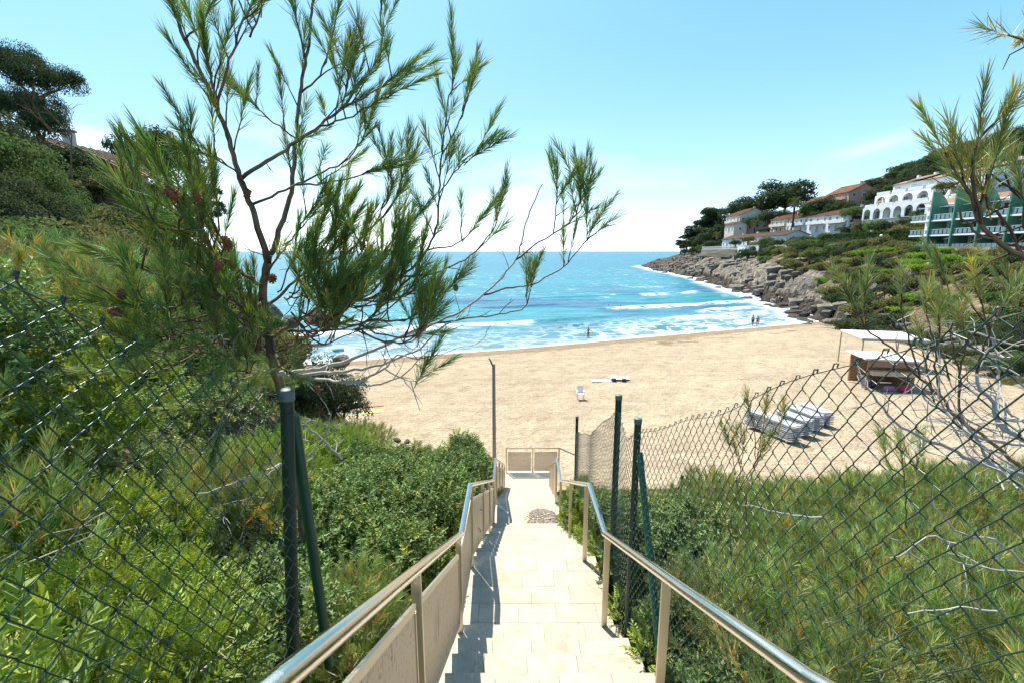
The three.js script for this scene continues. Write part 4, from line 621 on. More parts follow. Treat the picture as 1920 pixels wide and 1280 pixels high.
{
  const pine = thing('pine_tree', 'half-dead pine with bleached twigs and a few green tufts behind the right fence', 'pine tree');
  const g = [[[[2080, 1010, 1.75], [1990, 930, 1.75], [1920, 889, 1.75], [1826, 865, 1.75], [1786, 842, 1.75], [1746, 828, 1.75], [1690, 799, 1.78], [1640, 745, 1.8], [1610, 700, 1.82]], 0.017, 0.004, 1, 0, MAT.dead], [[[2010, 930, 1.8], [1903, 866, 1.8], [1850, 820, 1.8], [1799, 786, 1.8], [1762, 741, 1.82], [1725, 709, 1.84], [1690, 670, 1.86], [1653, 637, 1.88], [1626, 618, 1.9], [1608, 590, 1.9], [1598, 565, 1.9]], 0.012, 0.003, 0.97, 0.6, MAT.bark],
    [[[1990, 960, 1.7], [1860, 868, 1.75], [1830, 820, 1.76], [1800, 780, 1.78], [1770, 765, 1.8], [1746, 757, 1.82], [1720, 720, 1.85]], 0.010, 0.004, 1, 0, MAT.dead], [[[1960, 830, 1.6], [1900, 815, 1.62], [1868, 780, 1.65], [1862, 750, 1.66], [1835, 725, 1.68], [1832, 700, 1.7]], 0.013, 0.006, 1, 0, MAT.dead], [[[1868, 780, 1.65], [1905, 790, 1.6], [1935, 775, 1.6]], 0.006, 0.003, 1, 0, MAT.dead], [[[1990, 860, 1.65], [1920, 835, 1.68], [1860, 825, 1.7], [1800, 800, 1.72], [1765, 750, 1.74], [1758, 700, 1.75]], 0.009, 0.003, 1, 0, MAT.dead], [[[1832, 700, 1.7], [1855, 670, 1.68], [1900, 690, 1.66]], 0.004, 0.002, 1, 0, MAT.dead],
    [[[1725, 709, 1.84], [1700, 620, 1.86], [1690, 590, 1.86], [1690, 560, 1.86]], 0.005, 0.003, 0.75, 1.0], [[[1762, 741, 1.82], [1755, 680, 1.8], [1765, 620, 1.78], [1760, 590, 1.76]], 0.006, 0.003, 0.6, 0.8], [[[1799, 786, 1.8], [1800, 700, 1.74], [1810, 640, 1.7], [1800, 610, 1.68]], 0.006, 0.003, 0.6, 0.8], [[[1832, 700, 1.7], [1850, 640, 1.66], [1870, 590, 1.62], [1890, 560, 1.6]], 0.006, 0.003, 0.45, 0.8], [[[1690, 670, 1.86], [1680, 650, 1.84], [1685, 625, 1.84]], 0.003, 0.002, 1, 0, MAT.dead], [[[1626, 618, 1.9], [1620, 590, 1.9], [1618, 565, 1.9]], 0.003, 0.0025, 0.55, 1.0],
    [[[1925, 1060, 1.6], [1860, 1010, 1.62], [1800, 1000, 1.64], [1765, 965, 1.66], [1745, 935, 1.68]], 0.006, 0.003, 1, 0, MAT.dead], [[[1800, 1020, 1.7], [1740, 1005, 1.7], [1700, 1035, 1.72], [1670, 1045, 1.74]], 0.005, 0.002, 1, 0, MAT.dead], [[[1545, 970, 2.3], [1480, 965, 2.3], [1420, 950, 2.3]], 0.006, 0.003, 1, 0, MAT.dead], [[[1740, 1062, 1.9], [1690, 1020, 1.9], [1660, 1000, 1.9]], 0.005, 0.003, 1, 0, MAT.dead], [[[1920, 1072, 1.7], [1860, 1068, 1.7], [1780, 1045, 1.7]], 0.004, 0.002, 1, 0, MAT.dead], [[[1870, 1145, 1.5], [1780, 1140, 1.5], [1700, 1150, 1.5]], 0.004, 0.002, 1, 0, MAT.dead]];
  // limbs reaching in at the right edge
  g.push([[[2060, 520, 1.2], [1985, 510, 1.2], [1920, 483, 1.2], [1870, 455, 1.2], [1842, 425, 1.2], [1832, 395, 1.2], [1815, 360, 1.2], [1800, 335, 1.2]], 0.012, 0.005, 0.82, 0.8, MAT.bark], [[[1960, 470, 1.25], [1900, 462, 1.22], [1850, 445, 1.2], [1815, 425, 1.19], [1802, 405, 1.18], [1800, 390, 1.18]], 0.006, 0.003, 1, 0, MAT.bark], [[[1842, 425, 1.2], [1835, 380, 1.18], [1825, 330, 1.16], [1830, 290, 1.15], [1838, 260, 1.14]], 0.007, 0.004, 0.45, 0.6], [[[1832, 395, 1.2], [1852, 350, 1.17], [1862, 310, 1.15], [1868, 290, 1.14]], 0.006, 0.003, 0.4, 0.6], [[[1920, 483, 1.2], [1890, 420, 1.22], [1850, 385, 1.2], [1842, 350, 1.19]], 0.006, 0.003, 0.85, 0.6], [[[1985, 510, 1.2], [1930, 440, 1.25], [1918, 380, 1.25], [1912, 340, 1.25]], 0.007, 0.004, 0.6, 0.7], [[[2010, 140, 1.2], [1960, 110, 1.2], [1935, 90, 1.2], [1920, 72, 1.3]], 0.007, 0.004, 0.7, 0.3], [[[1815, 360, 1.2], [1795, 300, 1.18], [1788, 280, 1.18]], 0.004, 0.003, 0.4, 0.5]);
  { const R = rng(515); for (let k = 0; k < 22; k++) { const x = 1930 - 60 * R(), y = 640 + 300 * R(), d = 1.55 + 0.5 * R(), ex = 1650 + 230 * R(), ey = Math.max(560, y - 40 - 190 * R()); g.push([[[x, y, d], [lerp(x, ex, 0.35) + 12 * (R() - 0.5), lerp(y, ey, 0.25) + 46 * (R() - 0.5), d + 0.05], [lerp(x, ex, 0.6) + 20 * (R() - 0.5), lerp(y, ey, 0.5) + 50 * (R() - 0.5), d + 0.1], [lerp(x, ex, 0.85), lerp(y, ey, 0.75) + 30 * (R() - 0.5), d + 0.1], [ex, ey, d + 0.12]], 0.0045, 0.0016, 1, 0, MAT.dead]); }
    for (let k = 0; k < 8; k++) { const x = 1710 + 220 * R(), y = 500 + 150 * R(), d = 1.9 + 0.6 * R(); g.push([[[x + 30, y + 130, d], [x + 14, y + 60, d], [x, y, d]], 0.005, 0.003, 0.45, 0.7]); } }
  growPine(pine, g, { seed: 52, geos: [G.needle[1], G.scrub[1], G.needle[2]], mat: LM.scrub, size: 0.7, bareTwigs: 3 });
  const sap = [[[1335, 905, 4.6, 1300, 985], 'slender pine seedling left of the stacked loungers'], [[1395, 830, 3.4, 1370, 980], 'slender pine seedling in front of the stacked loungers'], [[1435, 775, 3.0, 1400, 930], 'tallest pine seedling overlapping the stacked loungers'], [[1690, 850, 2.6, 1700, 930], 'pine seedling right of the stacked loungers']];
  sap.forEach(([[x, y, d, bx, by], label], i) => { const t = thing('pine_seedling', label, 'seedling'); growPine(t, [[[[bx, by + 60, d], [bx, by, d], [lerp(bx, x, 0.6), lerp(by, y, 0.5), d], [x, y, d]], 0.006, 0.003, 0.35, 0.35], [[[lerp(bx, x, 0.5), lerp(by, y, 0.45), d], [x - 22, y + 22, d], [x - 30, y - 6, d]], 0.004, 0.003, 0.5, 0.4], [[[lerp(bx, x, 0.4), lerp(by, y, 0.35), d], [x + 22, y + 45, d], [x + 32, y + 10, d]], 0.004, 0.003, 0.5, 0.4]], { seed: 60 + i, geos: [G.scrub[0]], mat: LM.scrub, size: 0.8, bareTwigs: 0 }); });
}

// ---------------------------------------------------------------- shrubs and trees farther off (leaf clouds, each a few copies of one form)
function cloudGeo(seed, lobes, n, size, tint) { // lobes: [x, y, z, rx, ry]
  const R = rng(seed), P = [], N = [], C = []; const wsum = lobes.reduce((a, l) => a + l[3] * l[3], 0);
  for (let k = 0; k < n; k++) {
    let pick = R() * wsum, l = lobes[0]; for (const q of lobes) { pick -= q[3] * q[3]; if (pick <= 0) { l = q; break; } }
    const d = rv(R).normalize(); if (d.y < -0.4) d.y = -d.y * 0.5; const q = 0.66 + 0.42 * Math.pow(R(), 0.7); const p = V(l[0] + d.x * l[3] * q, l[1] + d.y * l[4] * q, l[2] + d.z * l[3] * q);
    const nr = d.clone().multiplyScalar(0.8).add(V(0, 0.5, 0)).addScaledVector(rv(R), 0.9).normalize(), dir = V().crossVectors(nr, rv(R)).normalize(); const v = 0.7 + 0.6 * R(), c = tint(R, v);
    leafInto(P, N, C, p, dir, nr, size * (0.7 + 0.7 * R()), size * 0.55, c, 0.2);
  }
  return geoOf(P, N, C);
}
function lobesFor(seed, m, r, h) { const R = rng(seed), o = [[0, h * 0.5, 0, r * 0.6, h * 0.45]]; for (let k = 0; k < m; k++) { const a = k / m * 6.283 + R(), q = 0.35 + 0.35 * R(); o.push([Math.cos(a) * r * q, h * (0.22 + 0.42 * R()), Math.sin(a) * r * q, r * (0.30 + 0.2 * R()), h * (0.24 + 0.14 * R())]); } return o; }
const hue = { olive: (R, v) => [0.175 * v, 0.172 * v, 0.055 * v], green: (R, v) => [0.105 * v, 0.155 * v, 0.042 * v], dark: (R, v) => [0.070 * v, 0.092 * v, 0.036 * v], bright: (R, v) => [0.19 * v, 0.31 * v, 0.03 * v], grey: (R, v) => [0.16 * v, 0.175 * v, 0.09 * v], pine: (R, v) => R() < 0.15 ? [0.10 * v, 0.10 * v, 0.04 * v] : [0.055 * v, 0.085 * v, 0.030 * v] };
const protoShrub = {}; // name -> list of prototypes (unit radius), each a Group foliage + stems, not yet placed
for (const [k, h] of Object.entries({ olive: 0.75, green: 0.85, dark: 0.9, bright: 0.6, grey: 0.7 })) for (const fine of [0, 1]) { protoShrub[k + fine] = [0, 1].map((v) => { const g = new THREE.Group(); const seed = 300 + v * 17 + h * 100 + fine * 7; mesh('foliage', cloudGeo(seed, lobesFor(seed, 8, 1, h * 1.25), fine ? 7500 : 2000, fine ? 0.060 : 0.125, hue[k]), LM.far, g).userData.kind = 'stuff'; const R = rng(seed); for (let s = 0; s < 3; s++) { const a = s * 2.1 + R(); mesh('stem', limb([V(0, -0.25, 0), V(Math.cos(a) * 0.15, 0.2, Math.sin(a) * 0.15), V(Math.cos(a) * 0.4, 0.5, Math.sin(a) * 0.4)], [0.05, 0.035, 0.015], 5), MAT.bark, g); } return g; }); }
function placeShrub(kind, fine, name, label, group, x, y, f, s, sy, turn, R) { const p = protoShrub[kind + fine][R() < 0.5 ? 0 : 1]; const c = p.clone(); c.name = numbered(name); c.position.set(x, y, -f); c.rotation.y = turn; c.scale.set(s, s * sy, s * (0.8 + 0.4 * R())); c.userData = { label, category: 'bush', group }; scene.add(c); return c; }
{
  const R = rng(808); let n = 0;
  // left slope
  for (let f = 5; f < 64 && n < 300; f += 0.9 + f * 0.052) for (let x = hillEdge(f) + 0.2; x > -Math.min(66, f * 1.12 + 3); x -= (1.25 + f * 0.052) * (0.8 + 0.5 * R())) {
    if (f < 8 && x > -6.5) continue; if (f > 9 && x > hillEdge(f) - (f > 17 && f < 40 ? 5.5 : f > 13 ? 2.5 : 3.5)) continue; const d = Math.hypot(x, f); if (d < 7) continue; const xx = x + R() - 0.5, ff = f + R() - 0.5, s = (0.95 + 0.022 * d) * (0.8 + 0.55 * R()), k = fbm(xx * 0.2, ff * 0.2, 3) + 0.25 * (R() - 0.5); const kind = k > 0.62 ? 'grey' : k > 0.5 ? 'green' : k > 0.4 ? 'olive' : 'dark';
    placeShrub(kind, d < 24 ? 1 : 0, 'hillside_shrub', `${s > 1.15 * (0.95 + 0.022 * d) ? 'large' : s < 0.95 * (0.95 + 0.022 * d) ? 'small' : 'mid-sized'} ${{ grey: 'greyish', green: 'green', olive: 'olive green', dark: 'dark green' }[kind]} shrub ${d < 14 ? 'just behind the pine' : d < 24 ? 'on the lower part' : d < 40 ? 'halfway up' : 'near the houses'} of the left hillside${x / f < -0.75 ? ' towards the edge' : x / f > -0.5 ? ' towards the water' : ''}`.replace('just behind the pine of', 'just behind the pine, foot of'), 'shrubs covering the left hillside', xx, groundY(xx, ff) - 0.1, ff, s, 0.9 + 0.4 * R(), R() * 6, R); n++;
  }
  // bank and slope on the right
  let m = 0;
  for (let f = 22; f < 300 && m < 290; f += 1.7 + f * 0.021) for (let t = 1.0; t < 60; t += (2.0 + f * 0.011) * (0.75 + 0.5 * R())) {
    const x = coastX(f) + t, reach = rockReach(x, f); const edge = f < 66 ? 0.9 : reach * 0.92; if (t < edge) continue; if (f > 62 && f < 114 && t > 25 && x < 106) continue; if (f > 285) continue; if (x / f > 1.12) continue;
    if (t > 34 && R() < 0.45) continue; if (R() < 0.12) continue;
    const y = headY(t, f, x), s = (0.95 + 0.0085 * f) * (0.75 + 0.6 * R()), k = fbm(x * 0.11, f * 0.11, 3) + 0.3 * (R() - 0.5), kind = k > 0.70 ? 'bright' : k > 0.50 ? 'olive' : k > 0.43 ? 'green' : 'dark', size = s > 0.95 * (0.95 + 0.0085 * f) + 0.2 ? 'large' : s < 0.95 * (0.95 + 0.0085 * f) ? 'small' : 'mid-sized', where = f < 40 ? 'behind the beach kiosk' : f < 62 ? 'above the boulders by the canopy' : f < 82 ? 'above the end of the beach' : f < 112 ? 'below the green-finned block' : f < 160 ? 'below the coast path lamps' : f < 220 ? 'below the terraced houses' : 'near the tip of the headland', tier = t < edge + 6 ? 'lowest' : t > 30 ? 'upper' : 'middle';
    placeShrub(kind, f < 45 ? 1 : 0, 'bank_shrub', `${size} ${{ bright: 'bright green', olive: 'olive', green: 'mid green', dark: 'dark' }[kind]} shrub, ${tier} bank ${where}`, 'shrubs on the right-hand bank', x, y - 0.15, f, s * 1.12, 0.8 + 0.4 * R(), 0.5 * (R() - 0.5), R); m++;
  }
}
function treeProto(seed, kind) { // unit: about 10 m tall
  const g = new THREE.Group(), R = rng(seed); const lobes = [];
  const H = kind === 'umbrella' ? 7.2 : 5.2; const tops = [];
  const m = kind === 'umbrella' ? 13 : 13; for (let k = 0; k < m; k++) { const a = k * 2.4 + R(), q = k === 0 ? 0 : kind === 'umbrella' ? 1.4 + 2.6 * R() : 0.8 + 2.4 * R(); const y = kind === 'umbrella' ? H - 1.2 + 2.6 * R() - q * 0.22 : 3.0 + 6.3 * R(); const c = [Math.cos(a) * q, y, Math.sin(a) * q, kind === 'umbrella' ? 1.5 + 0.7 * R() : 1.25 + 0.8 * R(), kind === 'umbrella' ? 1.35 + 0.5 * R() : 0.85 + 0.4 * R()]; lobes.push(c); tops.push(V(c[0], c[1] - 0.3, c[2])); }
  mesh('trunk', limb(smoothPath([V(0, -1, 0), V(0.12, 2, 0.1), V(-0.1, 4.2, 0), V(0, H - 0.5, 0)], 0.6), Array(30).fill(0).map((_, i) => Math.max(0.10, 0.34 - i * 0.017)), 8), MAT.bark, g);
  for (const t of tops) { const y0 = kind === 'umbrella' ? 4.4 + R() : Math.max(2, t.y - 1.4); mesh('limb', limb(smoothPath([V(0, y0, 0), V(t.x * 0.5, lerp(y0, t.y, 0.62), t.z * 0.5), t], 0.7), Array(20).fill(0).map((_, i) => Math.max(0.03, 0.13 - i * 0.018)), 5), MAT.bark, g); }
  mesh('crown', cloudGeo(seed + 5, kind === 'fine' ? lobes.flatMap((q) => [q, [q[0] + q[3] * 0.7 * (R() - 0.5) * 2, q[1] + 0.5 * R(), q[2] + q[3] * 0.7 * (R() - 0.5) * 2, q[3] * 0.55, q[4] * 0.6], [q[0] + q[3] * (R() - 0.5) * 2, q[1] + 0.4 * R(), q[2] + q[3] * (R() - 0.5) * 2, q[3] * 0.45, q[4] * 0.5]]) : lobes, kind === 'fine' ? 42000 : 6500, kind === 'fine' ? 0.15 : 0.42, hue.pine), LM.far, g).userData.kind = 'stuff'; return g;
}
const protoTree = { umbrella: [treeProto(901, 'umbrella'), treeProto(905, 'umbrella')], tall: [treeProto(911, 'tall'), treeProto(917, 'tall')], fine: [treeProto(921, 'fine'), treeProto(927, 'fine')] };
function tree(kind, v, name, label, x, y, f, s, sy, turn, group) { const c = protoTree[kind][v].clone(); c.name = numbered(name); c.position.set(x, y, -f); c.rotation.y = turn; c.scale.set(s, s * sy, s); c.userData = { label, category: 'pine tree' }; if (group) c.userData.group = group; scene.add(c); return c; }
{
  const put = (kind, v, label, px, pyTop, d, hgt, wide, turn) => { const p = at(px, pyTop, d); const s = hgt / (kind === 'umbrella' ? 9 : 10); tree(kind, v, 'pine_tree', label, p.x, p.y - hgt, -p.z, s, 1, turn).scale.set(s * wide, s, s * wide); };
  // left
  put('fine', 0, 'big dark pine against the sky at the left edge', 40, 62, 34, 10.5, 0.75, 0.6); put('fine', 1, 'lower dark pine at the left edge below the big one', -30, 160, 36, 8.5, 0.85, 2.1);
  put('umbrella', 0, 'round-topped stone pine beside the houses on the left hill', 300, 252, 58, 9.6, 0.86, 1.0); put('umbrella', 1, 'smaller stone pine left of the round-topped one on the hill', 238, 270, 59, 8.5, 0.62, 2.0); put('tall', 1, 'leaning pine at the end of the left hill above the cliff', 385, 345, 66, 6.5, 0.9, 0.4);
  // right
  put('umbrella', 1, 'largest round stone pine above the terraced houses', 1478, 343, 235, 26, 1.02, 0.3); put('umbrella', 0, 'dark stone pine left of the palm above the hipped villa', 1395, 372, 250, 20, 0.98, 1.7); put('tall', 0, 'dark pine between the two round stone pines', 1436, 372, 246, 22, 0.7, 2.2);
  const tip = [[1350, 388, 300, 20], [1335, 396, 305, 19], [1318, 412, 310, 16], [1302, 428, 315, 13], [1290, 440, 320, 11], [1278, 450, 325, 9], [1330, 425, 292, 15], [1352, 425, 288, 14], [1308, 444, 300, 10], [1330, 452, 285, 9], [1360, 446, 270, 9]];
  tip.forEach(([x, y, d, h], i) => { const p = at(x, y, d), s = h / 10; tree('tall', i % 2, 'headland_pine', `dark pine in the headland wood, ${['first', 'second', 'third', 'fourth', 'fifth', 'sixth', 'seventh', 'eighth', 'ninth', 'tenth', 'eleventh'][i]} of eleven counted towards the sea, front row last`, p.x, p.y - h * 0.95, -p.z, s, 1, i, 'pines at the tip of the headland').scale.set(s * 1.5, s, s * 1.5); });
  const sky = [[1730, 312, 190, 12, 'dark tree on the skyline left of the dead branch, above the white terraces'], [1775, 296, 185, 13, 'dark tree on the skyline above the right end of the white terraces'], [1820, 282, 180, 15, 'dark tree on the skyline behind the dead branch'], [1860, 268, 175, 17, 'dark tree on the skyline right of the dead branch'], [1900, 250, 165, 19, 'tall dark tree on the skyline at the right edge'], [1940, 240, 160, 20, 'dark tree cut by the right edge of the picture'], [1880, 300, 150, 14, 'dark tree below the skyline near the right edge'], [1840, 312, 150, 12, 'dark tree above the green apartment block'], [1655, 332, 200, 11, 'small dark tree between the red house and the white terraces'], [1640, 340, 205, 10, 'dark tree right of the red house'], [1545, 392, 176, 9, 'bushy tree below the red house'], [1585, 378, 168, 11, 'bushy tree in front of the red house'], [1606, 402, 156, 6, 'bushy tree at the left end of the white terraces'], [1518, 392, 186, 9, 'bushy tree behind the terraced houses'], [1430, 425, 205, 7, 'bushy tree right of the hipped villa'], [1900, 210, 60, 9, 'wispy pine top at the right edge']];
  sky.slice(0, 15).forEach(([x, y, d, h, label], i) => put(i < 8 ? 'umbrella' : 'tall', i % 2, label, x, y, d, h, 1.15, i * 0.7));
  // dead little tree on the left hill
  { const t = thing('dead_tree', 'small leafless tree against the sky on the left hill', 'tree'); const R = rng(33); const seg = (p, d, L, r, k) => { const e = p.clone().addScaledVector(d, L); mesh('branch', limb([p, p.clone().lerp(e, 0.5).addScaledVector(rv(R), L * 0.06), e], [r, r * 0.85, r * 0.65], 5), MAT.bark, t); if (k < 5) for (let i = 0; i < (k < 1 ? 3 : 2 + (R() < 0.4 ? 1 : 0)); i++) seg(e, d.clone().addScaledVector(rv(R), 0.62).add(V(0, 0.10, 0)).normalize(), L * (0.62 + 0.2 * R()), r * 0.62, k + 1); }; const b = at(128, 300, 32); seg(V(b.x, b.y - 1.2, b.z), V(0.15, 1, 0).normalize(), 1.7, 0.075, 0); }
  // palms
  const palm = (px, py, d, h, label, s = 1) => { const p = at(px, py, d), t = thing('palm_tree', label, 'palm tree', [p.x, p.y - h, p.z]); mesh('trunk', limb([V(0, -1, 0), V(0.1, h * 0.5, 0), V(0, h, 0)], [0.45 * s, 0.34 * s, 0.36 * s], 8), M(0.16, 0.12, 0.08, { roughness: 1, map: T_bark }), t); mesh('dead_fronds', new THREE.ConeGeometry(1.15 * s, 3.2 * s, 9, 1, true).rotateX(Math.PI).translate(0, h - 1.7 * s, 0), M(0.20, 0.14, 0.08, { roughness: 1 }), t); const R = rng(px); for (let k = 0; k < 22; k++) { const a = k * 2.4, e = 0.9 - 1.5 * (k / 22); const dir = V(Math.cos(a) * Math.cos(e), Math.sin(e) + 0.25, Math.sin(a) * Math.cos(e)); const P = [], N = [], C = []; for (let i = 0; i < 10; i++) for (const sd of [-1, 1]) { const u = i / 10, b = dir.clone().multiplyScalar(u * 2.6 * s).add(V(0, -1.1 * u * u * s, 0)); leafInto(P, N, C, b, dir.clone().addScaledVector(V().crossVectors(dir, UPV).normalize(), sd * 0.9).add(V(0, -0.3, 0)), V(0, 1, 0), 0.8 * s, 0.14 * s, [0.10, 0.13, 0.04], 0.1); } mesh('frond', geoOf(P, N, C).translate(0, h, 0), LM.far, t); } };
  palm(1491, 378, 185, 13, 'tall fan palm with a skirt of dead fronds before the terraced houses', 1.05); palm(1345, 440, 228, 6, 'small palm left of the lower row of white houses', 0.9); palm(1416, 418, 215, 7, 'small palm below the hipped villa', 0.9);
}
// ---------------------------------------------------------------- boulders
const boulderGeo = [0, 1, 2, 3, 4].map((v) => { const g = new THREE.IcosahedronGeometry(1, 6), p = g.attributes.position, R = rng(200 + v); const cuts = Array(9).fill(0).map(() => [rv(R).normalize(), 0.55 + 0.35 * R()]); for (let i = 0; i < p.count; i++) { const q = V().fromBufferAttribute(p, i); for (const [n, d] of cuts) { const e = q.dot(n) - d; if (e > 0) q.addScaledVector(n, -e * 0.92); } q.multiplyScalar(1 + 0.16 * (fbm(q.x * 2.3 + v * 5 + q.z, q.y * 2.3 + q.z * 1.3, 4) - 0.5)); p.setXYZ(i, q.x, q.y, q.z); } const u = g.attributes.uv; for (let i = 0; i < p.count; i++) u.setXY(i, p.getX(i) + p.getZ(i) * 0.6, p.getY(i) + p.getZ(i) * 0.5); g.computeVertexNormals(); return g; });
const slabGeo = [0, 1, 2, 3].map((v) => { const g = new THREE.IcosahedronGeometry(1, 7), p = g.attributes.position, R = rng(260 + v); const cuts = Array(7).fill(0).map((_, k) => { const a = k / 7 * 6.283 + 0.7 * (R() - 0.5); return [V(Math.cos(a), 0.25 * (R() - 0.5), Math.sin(a)).normalize(), 0.50 + 0.32 * R()]; }); cuts.push([V(0.12 * (R() - 0.5), 1, 0.12 * (R() - 0.5)).normalize(), 0.40], [V(0, -1, 0), 0.5]); for (let i = 0; i < p.count; i++) { const q = V().fromBufferAttribute(p, i); for (let z = 0; z < 2; z++) for (const [n, d] of cuts) { const e = q.dot(n) - d; if (e > 0) q.addScaledVector(n, -e * 0.97); } const w = fbm(q.x * 3 + v * 5, q.z * 3 + q.y * 5, 4) - 0.5; q.x += 0.10 * w; q.z -= 0.10 * w; q.y += 0.07 * (fbm(q.x * 4 + 7, q.z * 4, 3) - 0.5) - 0.05 * sstep(0.86, 0.97, 1 - Math.abs(2 * fbm(q.x * 2 + 3, q.z * 2 + v, 3) - 1)); p.setXYZ(i, q.x, q.y, q.z); } const u = g.attributes.uv; for (let i = 0; i < p.count; i++) u.setXY(i, p.getX(i) + p.getY(i) * 0.6, p.getZ(i) + p.getY(i) * 0.5); g.computeVertexNormals(); return g; });
const rockMats = [[0.43, 0.395, 0.34], [0.36, 0.335, 0.30], [0.50, 0.455, 0.38], [0.17, 0.155, 0.14]].map(([r, g, b]) => M(r, g, b, { roughness: 1, map: rep(T_rock, 0.5), bumpMap: rep(T_rockBump, 0.6), bumpScale: 0.25, specularIntensity: 0.25 }));
function boulder(x, y, f, sx, sy, sz, turn, v, m, label, group) { const b = single('boulder', boulderGeo[v], rockMats[m], label, 'rock', group); b.position.set(x, y, -f); b.scale.set(sx, sy, sz); b.rotation.set(0.12 * Math.sin(turn * 7), turn, 0.15 * Math.cos(turn * 5)); return b; }
{
  const R = rng(616); let n = 0;
  for (let f = 48; f < 330 && n < 190; f += 0.8 + f * 0.0125) for (let k = 0; k < 2; k++) {
    const reach = rockReach(coastX(f), f), t = -1.5 + R() * Math.min(reach + 2, 30), x = coastX(f) + t; if (x > f * 1.1) continue; const y = headY(t, f, x), s = (0.4 + 0.65 * R() * R() + 0.0034 * f), wet = f > 70 && t < 1.6; const tone = wet ? 3 : R() < 0.45 ? 1 : R() < 0.8 ? 0 : 2, big = s > 0.6 + 0.0034 * f ? 'broad' : 'small', b = single('shore_rock', slabGeo[Math.floor(R() * 4)], rockMats[tone], `${big} ${['grey brown', 'grey', 'pale', 'dark wet'][tone]} rock slab ${f < 60 ? 'at the foot of the bank behind the canopy' : f < 76 ? 'where the rocks meet the beach' : f < 115 ? 'in the shore rocks right of the bathers' : f < 200 ? 'halfway along the rocky shore' : 'towards the tip of the headland'}`, 'rock', 'rock slabs along the right-hand shore'); b.position.set(x, Math.max(y, -0.3) + 0.12 * s, -f); b.scale.set(s * (1.0 + 0.9 * R()), s * (0.75 + 0.5 * R()), s * (1.2 + 1.2 * R())); b.rotation.set(0.10 * (R() - 0.5), 0.5 * (R() - 0.5), 0.20 + 0.12 * (R() - 0.5)); n++;
  }
  // left end of the beach
  for (const [px, py, d, s, m, label] of [[592, 598, 58, 1.1, 3, 'dark sea rock seen through the pine at the left end of the water'], [628, 606, 55, 0.6, 3, 'smaller dark sea rock right of the first behind the pine'], [500, 585, 66, 1.6, 1, 'grey rock at the foot of the left cliff'], [470, 575, 70, 2.0, 1, 'largest grey rock under the left cliff'], [545, 604, 58, 0.9, 1, 'grey rock left of the dark sea rock'], [560, 668, 44, 0.6, 2, 'pale rock at the left end of the sand'], [600, 700, 38, 0.5, 0, 'rock half hidden by the bare pine branches'], [640, 676, 42, 0.6, 2, 'pale rock behind the bare pine branches']]) { const p = at(px, py, d); boulder(p.x, p.y, -p.z, s * 1.3, s, s * 1.2, px, px % 5, m, label); }
  for (const [px, py, w, label] of [[718, 806, 0.20, 'low stone at the left edge of the sand, leftmost of three'], [744, 804, 0.17, 'middle one of three stones at the left edge of the sand'], [762, 806, 0.15, 'rightmost of three stones at the left edge of the sand']]) { const p = onLevel(px, py + 4, 1.9); boulder(p.x, sandY(p.x, -p.z) + 0.05, -p.z, w * 1.5, w * 0.8, w, px, px % 5, 0, label); }
  for (const [px, py, d, s, label] of [[1695, 522, 70, 1.5, 'tall cream boulder standing out of the bank'], [1688, 545, 68, 0.9, 'cream boulder under the tall one on the bank'], [1740, 500, 74, 0.7, 'small cream boulder high on the bank'], [1640, 540, 72, 0.7, 'cream stone below the bright green shrubs']]) { const p = at(px, py, d); boulder(p.x, p.y, -p.z, s * 0.8, s, s * 0.8, px, px % 5, 2, label); }
}
// ---------------------------------------------------------------- buildings
const B = { wall: M(0.72, 0.72, 0.72, { roughness: 0.95, map: rep(T_mottle, 0.12) }), cream: M(0.66, 0.60, 0.50, { roughness: 0.95, map: rep(T_mottle, 0.12) }), tile: M(0.50, 0.245, 0.135, { roughness: 0.95, map: rep(T_rock, 0.6) }), tileOld: M(0.45, 0.30, 0.20, { roughness: 0.95, map: rep(T_rock, 0.6) }), pink: M(0.55, 0.30, 0.20, { roughness: 0.95, map: rep(T_mottle, 0.2) }), stone: M(0.40, 0.34, 0.26, { roughness: 1, map: rep(T_rock, 0.3), bumpMap: rep(T_rockBump, 0.4), bumpScale: 0.1 }), green: M(0.085, 0.25, 0.155, { roughness: 0.85, map: rep(T_mottle, 0.15) }), slab: M(0.70, 0.70, 0.68, { roughness: 0.9 }), blueGlass: M(0.13, 0.23, 0.26, { roughness: 0.2, specularIntensity: 0.8 }), wood: M(0.30, 0.18, 0.10, { roughness: 0.8 }), grey: M(0.30, 0.30, 0.31, { roughness: 0.8 }) };
function windowAt(parent, x, y, z, w, h, face, fm = B.slab, label) { // face 'x': looks towards -x; 'z': looks towards the camera
  const f = face === 'x' ? mesh('window', merge([box(0.10, 0.09, w + 0.16, x - 0.03, y + h / 2 + 0.04, z), box(0.14, 0.09, w + 0.2, x - 0.05, y - h / 2 - 0.04, z), box(0.10, h, 0.08, x - 0.03, y, z - w / 2 - 0.04), box(0.10, h, 0.08, x - 0.03, y, z + w / 2 + 0.04), box(0.06, h, 0.05, x - 0.03, y, z)]), fm, parent) : mesh('window', merge([box(w + 0.16, 0.09, 0.10, x, y + h / 2 + 0.04, z + 0.03), box(w + 0.2, 0.09, 0.14, x, y - h / 2 - 0.04, z + 0.05), box(0.08, h, 0.10, x - w / 2 - 0.04, y, z + 0.03), box(0.08, h, 0.10, x + w / 2 + 0.04, y, z + 0.03), box(0.05, h, 0.06, x, y, z + 0.03)]), fm, parent);
  mesh('pane', face === 'x' ? box(0.03, h, w, x - 0.018, y, z) : box(w, h, 0.03, x, y, z + 0.018), MAT.glass, f); return f;
}
